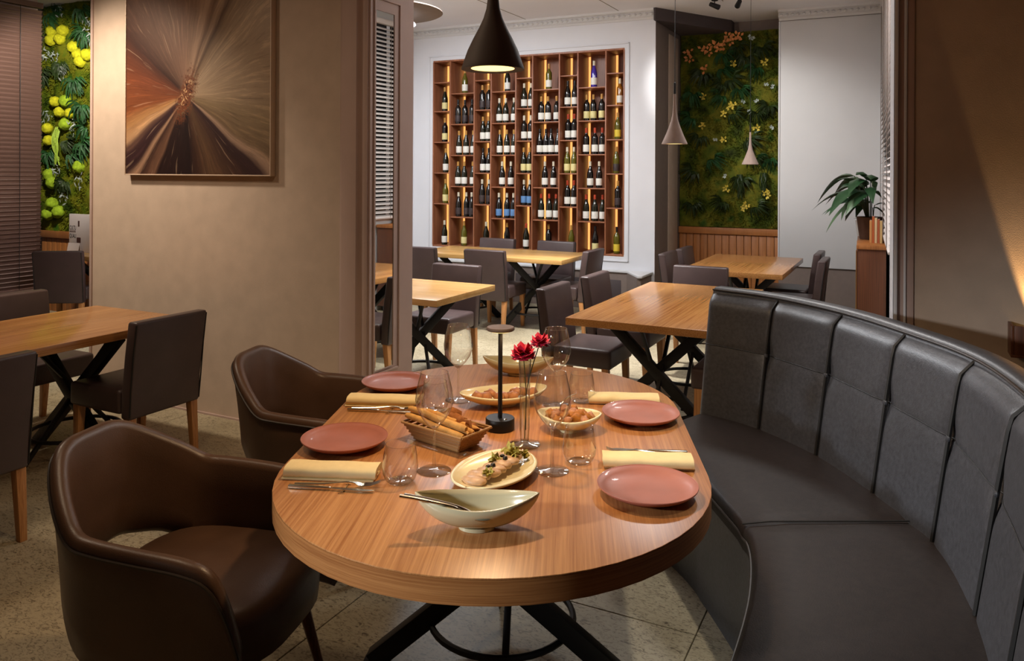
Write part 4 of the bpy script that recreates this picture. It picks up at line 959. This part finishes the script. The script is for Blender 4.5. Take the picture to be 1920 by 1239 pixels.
for k, (x, y_, z, sx) in enumerate(((-0.06, 0.03, 0.035, 1.0), (-0.03, 0.045, 0.052, 1.1), (0.02, 0.035, 0.04, 1.0), (0.06, 0.03, 0.042, 0.9), (0.095, 0.02, 0.04, 0.8))):
    p = inb(x, y_, z)
    m = MB(); G = [[(0.034*sx*u_, 0.028*v_, 0.012*math.sin(3*u_+k)+0.008*math.cos(4*v_+k)) for v_ in (-1, -.5, 0, .5, 1)] for u_ in (-1, -.6, -.2, .2, .6, 1)]
    o = m.grid(G).obj('crisp_flatbread', M_crust, None, smooth=60); o.location = (p[0], p[1], p[2]+0.014); o.rotation_euler = (R(28), R(-14+9*k), BZ+R(25*k))
    o.modifiers.new('t', 'SOLIDIFY').thickness = 0.004
    tag(o, ['broken brown crisp at the left end of the basket', 'tallest seeded crisp standing up in the basket', 'brown crisp in the middle of the basket', 'folded crisp right of the basket middle', 'small crisp at the right end of the basket'][k], 'crisp', 'crisps in the basket')

# ================================================================== LAMPS
def pendant(loc, label, s, prof, matl, top, name='pendant_lamp', power=0, cone=110, col=WARM, inner=0.7):
    t = thing(name, label, 'pendant lamp', loc)
    rim = prof[0][0]
    MB().lathe([(rim*inner, 0.004), (rim*0.985, 0.0)] + prof, 48).obj('shade', matl, t, smooth=50)
    MB().lathe([(0.0, 0.003), (rim*inner*0.98, 0.003), (rim*inner, 0.0045), (0, 0.0046)], 36).obj('diffuser', M_glow, t)
    zt = prof[-1][1]
    MB().lathe([(0.006, zt), (0.0075, zt+0.001), (0.0075, zt+0.07*s), (0.003, zt+0.075*s)], 12).obj('socket', M_black, t)
    MB().tube([(0, 0, zt+0.07*s), (0, 0, top-loc[2])], 0.0022, 6).obj('cord', M_black, t)
    MB().lathe([(0.0, -0.03), (0.05, -0.028), (0.052, 0.0), (0.0, 0.0)], 20, (0, 0, top-loc[2])).obj('ceiling_cup', M_black, t)
    if power:
        l = bpy.data.lights.new(name+'_light', 'SPOT'); l.energy = power; l.color = col; l.spot_size = R(cone); l.spot_blend = 0.5; l.shadow_soft_size = 0.045
        o = bpy.data.objects.new(name+'_light', l); C.objects.link(o); o.parent = t; o.location = (0, 0, -0.012)
    return t
pendant((-1.19, 2.225, 1.948), 'large black cone pendant hanging over the oval table', 1.6,
        [(0.101, 0.0), (0.1005, 0.006), (0.095, 0.022), (0.081, 0.062), (0.063, 0.100), (0.045, 0.134), (0.031, 0.165), (0.022, 0.195), (0.0175, 0.23), (0.0155, 0.28), (0.0145, 0.36)], M_lampblack, 3.2, power=47, cone=150)
BP = [(0.082, 0.0), (0.080, 0.006), (0.058, 0.055), (0.038, 0.105), (0.022, 0.150), (0.013, 0.20), (0.010, 0.26), (0.009, 0.32)]
pendant((-1.325, 4.945, 1.802), 'beige cone pendant over the table behind the banquette', 1.0, BP, M_concrete, ZC, power=9)
pendant((-1.386, 8.02, 1.705), 'beige cone pendant before the dark moss wall', 1.0, BP, M_concrete, ZC, power=7)
# flat disc ceiling lamp above the pillar-side table
t = thing('disc_ceiling_lamp', 'brown disc ceiling lamp with a smaller white disc, above the mirrored pillar', 'ceiling lamp', (-3.67, 5.02, 2.855))
MB().lathe([(0.0, 0.0), (0.46, 0.0), (0.475, 0.008), (0.47, 0.018), (0.0, 0.03)], 64).obj('upper_disc', M_dado, t, smooth=40)
MB().lathe([(0.0, -0.10), (0.24, -0.10), (0.265, -0.085), (0.26, -0.075), (0.0, -0.07)], 56).obj('lower_disc', M_glowwhite, t, smooth=40)
MB().tube([(0, 0, -0.08), (0, 0, ZC-2.855)], 0.012, 8).obj('stem', M_black, t)
# track spotlights on the far ceiling
for k, (x, y) in enumerate(((-1.86, 8.56), (-1.60, 8.58))):
    t = thing('ceiling_spotlight', 'small black spotlight on the far ceiling, %s of the pair' % ('left' if k == 0 else 'right'), 'spotlight', (x, y, ZC), R(30+70*k), 'spotlights on the far ceiling')
    MB().lathe([(0.0, -0.02), (0.035, -0.02), (0.035, 0.0), (0.0, 0.0)], 16).obj('base', M_black, t)
    MB().tube([(0, 0, -0.02), (0, 0.01, -0.07)], 0.006, 6).obj('arm', M_black, t)
    MB().tube([(-0.05, 0.0, -0.055), (0.055, 0.025, -0.085)], [0.024, 0.03], 14).obj('can', M_black, t)
# wall uplight at the right edge
t = thing('wall_uplight', 'dark wooden uplight on the beige wall at the right edge', 'wall lamp', (0.455, YP0-0.005, 0.90))
MB().box(-0.085, 0.085, -0.11, 0.0, 0.0, 0.012).obj('base_plate', M_walnut, t, 0.002)
for x0, x1, y0, y1 in ((-0.085, -0.073, -0.11, 0), (0.073, 0.085, -0.11, 0), (-0.073, 0.073, -0.11, -0.098)):
    MB().box(x0, x1, y0, y1, 0.012, 0.125).obj('side_board', M_walnut, t, 0.002)
MB().lathe([(0.0, 0.0), (0.03, 0.0), (0.03, 0.03), (0.0, 0.03)], 20, (0, -0.05, 0.012)).obj('bulb', M_glow, t)
l = bpy.data.lights.new('wall_uplight_light', 'SPOT'); l.energy = 30; l.color = (1, .58, .22); l.spot_size = R(31); l.spot_blend = 0.22; l.shadow_soft_size = 0.012
o = bpy.data.objects.new('wall_uplight_light', l); C.objects.link(o); o.parent = t; o.location = (0, -0.035, 0.06); o.rotation_euler = (Vector((0, 0.05, 1))).to_track_quat('-Z', 'Y').to_euler()

# ================================================================== PICTURE, BOARD
t = thing('framed_picture', 'large framed abstract picture of brown streaks bursting from one point', 'picture', (-4.235, YP0-0.002, 2.27))
MB().box(-0.673, 0.673, -0.038, -0.03, -0.678, 0.678).obj('canvas', M_art, t, smooth=0)
M_frame = plain('pale_frame', (196, 172, 150), 0.5)
for x0, x1, z0, z1 in ((-0.681, -0.673, -0.686, 0.686), (0.673, 0.681, -0.686, 0.686), (-0.673, 0.673, -0.686, -0.678), (-0.673, 0.673, 0.678, 0.686)):
    MB().box(x0, x1, -0.045, 0.0, z0, z1).obj('frame_bar', M_frame, t, 0.002)
t = thing('printed_board', 'pale printed board lettered in capitals, standing on the table beyond the wall', 'board', (-7.93, 5.32, 0.751))
MB().box(0.0, 0.52, 0.0, 0.03, 0.0, 0.40).obj('panel', M_paper, t, 0.002)
for s_, z, h in (('CULTU', 0.235, 0.062), ('QUALI', 0.150, 0.062)):
    cu = bpy.data.curves.new('lettering', 'FONT'); cu.body = s_; cu.size = h; cu.extrude = 0.0004
    o = bpy.data.objects.new('lettering', cu); C.objects.link(o)
    dg = bpy.context.evaluated_depsgraph_get(); me = bpy.data.meshes.new_from_object(o.evaluated_get(dg)); bpy.data.objects.remove(o)
    me.materials.clear(); me.materials.append(M_ink)
    sx = 0.105/max(v.co.x for v in me.vertices)
    inst('lettering', me, t, (0.008, -0.0012, z), (PI/2, 0, 0), (sx, 1.0, 1))
for k in range(3): MB().box(0.008, 0.108, -0.001, 0, 0.208+k*0.007, 0.211+k*0.007).obj('fine_print', M_inkbrown, t, smooth=0)
MB().box(0.125, 0.19, -0.001, 0, 0.10, 0.155).obj('printed_photo', M_inkbrown, t, smooth=0)
MB().box(0.145, 0.17, -0.001, 0, 0.27, 0.33).obj('printed_photo', M_inkbrown, t, smooth=0)
t = thing('folded_card', 'small white folded card in front of the printed board', 'card', (-7.79, 5.26, 0.751))
MB().bar((0, 0, 0), (0, 0.02, 0.10), 0.18, 0.002, up=(0, 1, 0)).obj('front_leaf', M_paper, t)
MB().bar((0, 0.04, 0), (0, 0.02, 0.10), 0.18, 0.002, up=(0, 1, 0)).obj('rear_leaf', M_paper, t)

# ================================================================== MOSS WALLS
balls = [(-8.71, 3.19), (-8.51, 3.19), (-8.72, 3.1), (-8.56, 3.1), (-8.32, 2.99), (-8.24, 2.9), (-8.09, 2.89), (-8.2, 2.82), (-8.65, 2.39), (-8.46, 2.39), (-8.57, 2.27), (-8.37, 2.25), (-8.46, 2.13), (-8.78, 2.09), (-8.76, 1.95), (-8.74, 1.56), (-8.69, 1.47), (-8.21, 1.65), (-8.69, 1.23), (-8.76, 1.11), (-8.58, 1.14)]
silver = [(-8.55, 3.42), (-8.07, 3.23), (-8.07, 3.08), (-8.82, 2.92), (-8.65, 2.91), (-8.48, 2.69), (-8.77, 2.22), (-8.32, 2.1), (-8.62, 1.61), (-8.47, 1.31), (-8.19, 1.49)]
fernL = [(-8.68, 3.4), (-8.16, 3.38), (-8.53, 2.78), (-8.2, 2.32), (-8.15, 2.08), (-8.38, 1.94), (-8.11, 1.9), (-8.76, 1.79), (-8.47, 1.46), (-8.16, 3.14), (-8.29, 1.79), (-8.82, 2.71), (-8.3, 2.6)]
orange = [(-1.98, 3.30), (-1.83, 3.27), (-2.14, 3.22), (-2.04, 3.20), (-2.07, 3.16), (-2.27, 3.17), (-2.22, 3.13), (-2.46, 3.13), (-2.44, 3.06), (-2.27, 2.92), (-1.88, 3.29), (-2.1, 3.2), (-1.95, 3.25)]
yellow = [(-1.53, 2.95), (-1.9, 2.96), (-1.94, 2.44), (-2.02, 2.35), (-1.91, 2.45), (-2.27, 2.57), (-1.62, 2.17), (-2.28, 2.21), (-1.75, 1.22), (-1.77, 1.19), (-1.49, 1.36), (-1.51, 1.39), (-1.99, 1.42), (-2.02, 2.03)]
white = [(-1.68, 3.26), (-1.7, 3.28), (-1.51, 2.68), (-1.45, 2.66), (-1.78, 2.5), (-1.62, 2.49), (-1.72, 2.36), (-2.12, 2.04), (-1.99, 1.58), (-1.45, 2.16)]
fernR = [(-2.01, 2.9), (-1.85, 3.15), (-1.75, 3.02), (-1.65, 2.88), (-2.07, 2.71), (-1.91, 2.76), (-1.81, 2.63), (-1.62, 2.33), (-1.5, 2.42), (-2.07, 2.57), (-1.87, 2.34), (-1.56, 3.13), (-2.4, 2.59), (-2.33, 2.05), (-2.43, 1.64), (-2.13, 1.78), (-1.62, 1.78), (-1.81, 1.52), (-1.49, 1.78), (-2.06, 1.25), (-1.68, 2.01), (-2.01, 3.07), (-2.4, 1.2), (-2.3, 2.85), (-2.45, 2.3), (-1.6, 1.2)]
def moss_wall(label, x0, x1, z0, z1, y, mat, nbl):
    t = thing('moss_wall', label, 'moss wall', (x0, y, z0))
    W_, H_ = x1-x0, z1-z0
    MB().box(0, W_, 0.0, 0.06, 0, H_).obj('backing_panel', mat, t, smooth=0)
    G = []; nx, nz = int(W_/0.03), int(H_/0.03)
    for a in range(nx+1):
        r_ = []
        for b_ in range(nz+1):
            xx, zz = W_*a/nx, H_*b_/nz
            d = 0.030+0.022*math.sin(7*xx+1.3*math.sin(5*zz))*math.sin(6*zz+2*math.sin(4*xx))+0.012*math.sin(23*xx+3*zz)*math.sin(19*zz)+random.uniform(-.006, .006)
            r_.append((xx, -max(0.004, d), zz))
        G.append(r_)
    tag(MB().grid(G).obj('moss', mat, t, smooth=40), kind='stuff')
    m = MB()
    for k in range(nbl):
        xx, zz = random.uniform(0.01, W_-0.01), random.uniform(0.01, H_-0.01); p = Vector((xx, -0.03, zz))
        a = random.uniform(0, 2*PI); ln_ = random.uniform(0.015, 0.05); dv_ = Vector((math.cos(a)*0.7, -random.uniform(.3, 1), math.sin(a)*0.7-0.25)).normalized()*ln_
        sd = dv_.cross(Vector((random.uniform(-1, 1), random.uniform(-1, 1), random.uniform(-1, 1)))).normalized()*ln_*0.16
        m.add([p-sd, p+sd, p+dv_], [(0, 1, 2)])
    tag(m.obj('moss_tufts', mat, t, smooth=0), kind='stuff')
    return t
def fern_mesh(n, L, mat, wide=0.22):
    m = MB()
    for k in range(n):
        a = -PI/2+random.uniform(-1.5, 1.5); ln_ = L*random.uniform(0.6, 1.1); out = random.uniform(0.03, 0.09)
        P = [Vector((math.cos(a)*ln_*t_, -0.02-out*math.sin(PI*t_*0.7), math.sin(a)*ln_*t_+0.06*math.sin(PI*t_))) for t_ in (0, .25, .5, .75, 1)]
        sd = Vector((-math.sin(a), 0, math.cos(a)))
        for i in range(4):
            w0, w1 = [ln_*wide*math.sin(PI*min(.98, (q+.35)/4.4)) for q in (i, i+1)]
            m.add([P[i]-sd*w0*.5, P[i]+sd*w0*.5+Vector((0, .01, 0)), P[i+1]+sd*w1*.5+Vector((0, .01, 0)), P[i+1]-sd*w1*.5], [(0, 1, 2, 3)])
    return m.mesh('fern_clump', mat, smooth=0)
def head_mesh(r, mat, sub=2, amp=0.12):
    bm = bmesh.new(); bmesh.ops.create_icosphere(bm, subdivisions=3, radius=r)
    for v in bm.verts: v.co *= 1+random.uniform(-amp, amp)*0.95
    me = bpy.data.meshes.new('flower_head'); bm.to_mesh(me); bm.free(); me.polygons.foreach_set('use_smooth', [True]*len(me.polygons)); me.materials.append(mat); return me
def spray_mesh(n, r, mat):
    m = MB()
    for k in range(n):
        c = Vector((random.gauss(0, r*.5), -random.uniform(.0, .05), random.gauss(0, r*.5))); a = random.uniform(0, 2*PI); l_ = r*random.uniform(.25, .5)
        d = Vector((math.cos(a), random.uniform(-.6, .2), math.sin(a)))*l_; s_ = d.cross(Vector((0, 1, 0))).normalized()*l_*.28
        m.add([c-d, c+s_, c+d, c-s_], [(0, 1, 2, 3)])
    return m.mesh('leaf_spray', mat, smooth=0)
ml = moss_wall('bright green moss wall with lime flower heads at the far left', -8.95, -7.5, 0.92, ZC, 5.70, M_mossL, 16000)
bmeshes = [head_mesh(0.066, M_ball), head_mesh(0.07, M_ball2), head_mesh(0.06, M_ball)]
for k, (x, z) in enumerate(balls): inst('flower_head', bmeshes[0 if z > 2.8 else (1 if z < 1.7 or k % 3 == 0 else 2)], ml, (x+8.95, -0.075, z-0.92), (0, 0, k))
fmL = [fern_mesh(34, 0.20, M_fern, 0.10), fern_mesh(30, 0.17, M_fern, 0.10), fern_mesh(34, 0.15, M_leafdark, 0.14)]
for k, (x, z) in enumerate(fernL): inst('fern_clump', fmL[k % 3], ml, (x+8.95, -0.03, z-0.92), (0, 0.4*(k % 5-2), 0))
sm = spray_mesh(18, 0.075, M_silver)
for k, (x, z) in enumerate(silver): inst('silver_spray', sm, ml, (x+8.95, -0.06, z-0.92), (0, k*1.3, 0))
hm = MB()
for k in range(10): hm.tube(catmull([(random.uniform(-.05, .05), -.05, 0), (random.uniform(-.06, .06), -.09, -.12), (random.uniform(-.06, .06), -.08, -.26), (random.uniform(-.05, .05), -.07, -random.uniform(.3, .44))], 3), 0.008, 4)
hm2 = hm.mesh('hanging_strands', M_leafdark, smooth=0); hm = hm.mesh('hanging_strands', M_hang, smooth=0)
tag(inst('hanging_strands', hm, ml, (-8.57+8.95, -0.03, 2.10-0.92)), kind='stuff')
mr = moss_wall('dark moss wall with orange blossoms in the far right alcove', -2.575, -1.335, 0.945, 3.36, 9.92, M_mossR, 15000)
def bl_mesh(mat):
    m = MB()
    for q in range(7):
        a = q*0.9; c = Vector((random.uniform(-.02, .02), -.03, random.uniform(-.02, .02))); d = Vector((math.cos(a)*.035, -.02, math.sin(a)*.035)); s_ = Vector((-math.sin(a)*.014, 0, math.cos(a)*.014))
        m.add([c, c+d*.6+s_, c+d*1.2, c+d*.6-s_], [(0, 1, 2, 3)])
    return m.mesh('blossom', mat, smooth=0)
ob = [bl_mesh(M_orange), bl_mesh(M_orange)]; yb = [bl_mesh(M_yellow), bl_mesh(M_yellow)]; wb = bl_mesh(M_silver)
for k, (x, z) in enumerate(orange): inst('orange_blossom', ob[k % 2], mr, (x+2.575, -0.06, z-0.945), (0, k*1.1, 0), (1.25, 1, 1.25))
for k, (x, z) in enumerate(yellow): inst('yellow_blossom', yb[k % 2], mr, (x+2.575, -0.06, z-0.945), (0, k*1.7, 0))
for k, (x, z) in enumerate(white): inst('pale_blossom', wb, mr, (x+2.575, -0.06, z-0.945), (0, k*1.9, 0), (0.7, 1, 0.7))
fmR = [fern_mesh(34, 0.17, M_fern, 0.10), fern_mesh(34, 0.15, M_leafdark, 0.10), fern_mesh(34, 0.18, M_leafdark, 0.12)]
for k, (x, z) in enumerate(fernR): inst('fern_clump', fmR[k % 3], mr, (x+2.575, -0.03, z-0.945), (0, 0.4*(k % 5-2), 0))
for k, (x, z) in enumerate(((-1.82, 1.6), (-1.54, 1.62), (-1.71, 2.05))): tag(inst('hanging_strands', hm2, mr, (x+2.575, -0.02, z-0.945), scale=(0.8, 1, 0.7)), kind='stuff')

# ================================================================== CABINET, PLANT, BOOKS
t = thing('low_cabinet', 'walnut cabinet with brass edges against the far right wall', 'cabinet', (-0.37, 7.42, 0), R(2.5))
MB().box(0.0, 0.22, 0.0, 1.55, 0.06, 0.965).obj('body', M_walnut, t, 0.003)
MB().box(-0.012, 0.225, -0.012, 1.562, 0.965, 1.0).obj('top', M_panelwood, t, 0.003)
for k in range(3):
    d = MB().box(-0.014, 0.0, 0.01+k*0.513, 0.505+k*0.513, 0.09, 0.945).obj('door', M_walnut, t, 0.002)
    MB().box(-0.022, -0.014, 0.46+k*0.513, 0.474+k*0.513, 0.35, 0.75).obj('handle', M_brass, d, 0.002)
    MB().box(-0.018, -0.013, 0.006+k*0.513, 0.016+k*0.513, 0.08, 0.955).obj('brass_edge', M_brass, d, 0.001)
for x in (0.03, 0.17):
    for y in (0.06, 1.48): MB().box(x, x+0.03, y, y+0.03, 0, 0.06).obj('foot', M_black, t)
def leaf_mesh(L, W, droop, mat):
    G = []
    for a in range(9):
        u_ = a/8; w_ = W*math.sin(PI*u_**0.75)**0.9*(1-0.15*u_)+0.001
        x = L*u_; z = 0.16*L*math.sin(PI*u_*0.8)-droop*L*u_*u_
        G.append([(x, w_*v_, z-0.35*w_*abs(v_)+0.10*w_) for v_ in (-1, -.5, 0, .5, 1)])
    return MB().grid(G).mesh('leaf', mat, smooth=80)
pt_ = thing('potted_plant', 'broad-leaved potted plant in a brown pot on the cabinet', 'plant', (-0.305, 8.15, 1.0005))
MB().lathe([(0.0, 0.0), (0.085, 0.0), (0.092, 0.01), (0.118, 0.20), (0.122, 0.21), (0.110, 0.21), (0.105, 0.18), (0.0, 0.18)], 28).obj('pot', M_pot, pt_, smooth=40)
MB().lathe([(0.0, 0.178), (0.106, 0.180), (0.05, 0.19), (0.0, 0.192)], 20).obj('soil', M_soil, pt_)
LM = [leaf_mesh(0.27, 0.055, 0.75, M_leaf), leaf_mesh(0.24, 0.062, 1.05, M_leafpale), leaf_mesh(0.21, 0.05, 0.35, M_leaf), leaf_mesh(0.25, 0.07, 0.9, M_leaf)]
for k in range(30):
    a = PI+random.uniform(-1.7, 1.7) if k % 5 else random.uniform(0, 2*PI); el = random.uniform(0.2, 1.2); h = random.uniform(0.10, 0.42)
    b0 = Vector((0.03*math.cos(a), 0.03*math.sin(a), 0.18)); r_ = random.uniform(0.05, 0.15)
    if math.cos(a) > 0.2: r_ *= 0.4
    tip = Vector((r_*math.cos(a), r_*math.sin(a), 0.18+h))
    MB().tube(catmull([b0, b0.lerp(tip, .5)+Vector((0, 0, .05)), tip], 4), 0.004, 5).obj('stalk', M_stem, pt_)
    sc_ = random.uniform(0.95, 1.35) * (0.45 if math.cos(a) > 0.2 else 1)
    inst('leaf', LM[k % 4], pt_, tip, (random.uniform(-.3, .3), -el*0.35, a), (sc_,)*3)
t = thing('small_planter', 'pale planter standing behind the brown plant pot', 'planter', (-0.36, 8.50, 1.0005))
MB().lathe([(0.0, 0.0), (0.07, 0.0), (0.076, 0.008), (0.09, 0.15), (0.092, 0.155), (0.082, 0.155), (0.078, 0.13), (0.0, 0.13)], 24).obj('pot', M_potwhite, t, smooth=40)
MB().lathe([(0.0, 0.128), (0.078, 0.13), (0.0, 0.136)], 18).obj('soil', M_soil, t)
for k in range(6): inst('leaf', LM[2], t, (0, 0, 0.13), (0, -0.9+0.1*k, k*1.05), (0.55,)*3)
bc = [(206, 150, 90), (190, 96, 50), (222, 196, 150), (176, 92, 56), (214, 180, 120)]
for k in range(5):
    y = 7.70+0.0; x = -0.292+k*0.021
    t = thing('book', ['tan', 'rust', 'cream', 'red-brown', 'sand'][k]+'-spined book in the short row beside the plant pot', 'book', (x, y, 1.0008), 0, 'books on the cabinet')
    hh = 0.20+0.012*((k*3) % 4)
    MB().box(0.0, 0.0022, 0.0, 0.15, 0, hh).obj('cover', plain('book_cover_%d' % k, bc[k], 0.6), t)
    MB().box(0.0165, 0.0187, 0.0, 0.15, 0, hh).obj('cover', plain('book_back_%d' % k, bc[k], 0.6), t)
    MB().box(0.0, 0.0187, -0.002, 0.0, 0, hh).obj('spine', plain('book_spine_%d' % k, bc[k], 0.6), t)
    MB().box(0.0022, 0.0165, 0.003, 0.146, 0.003, hh-0.003).obj('pages', M_paper, t)
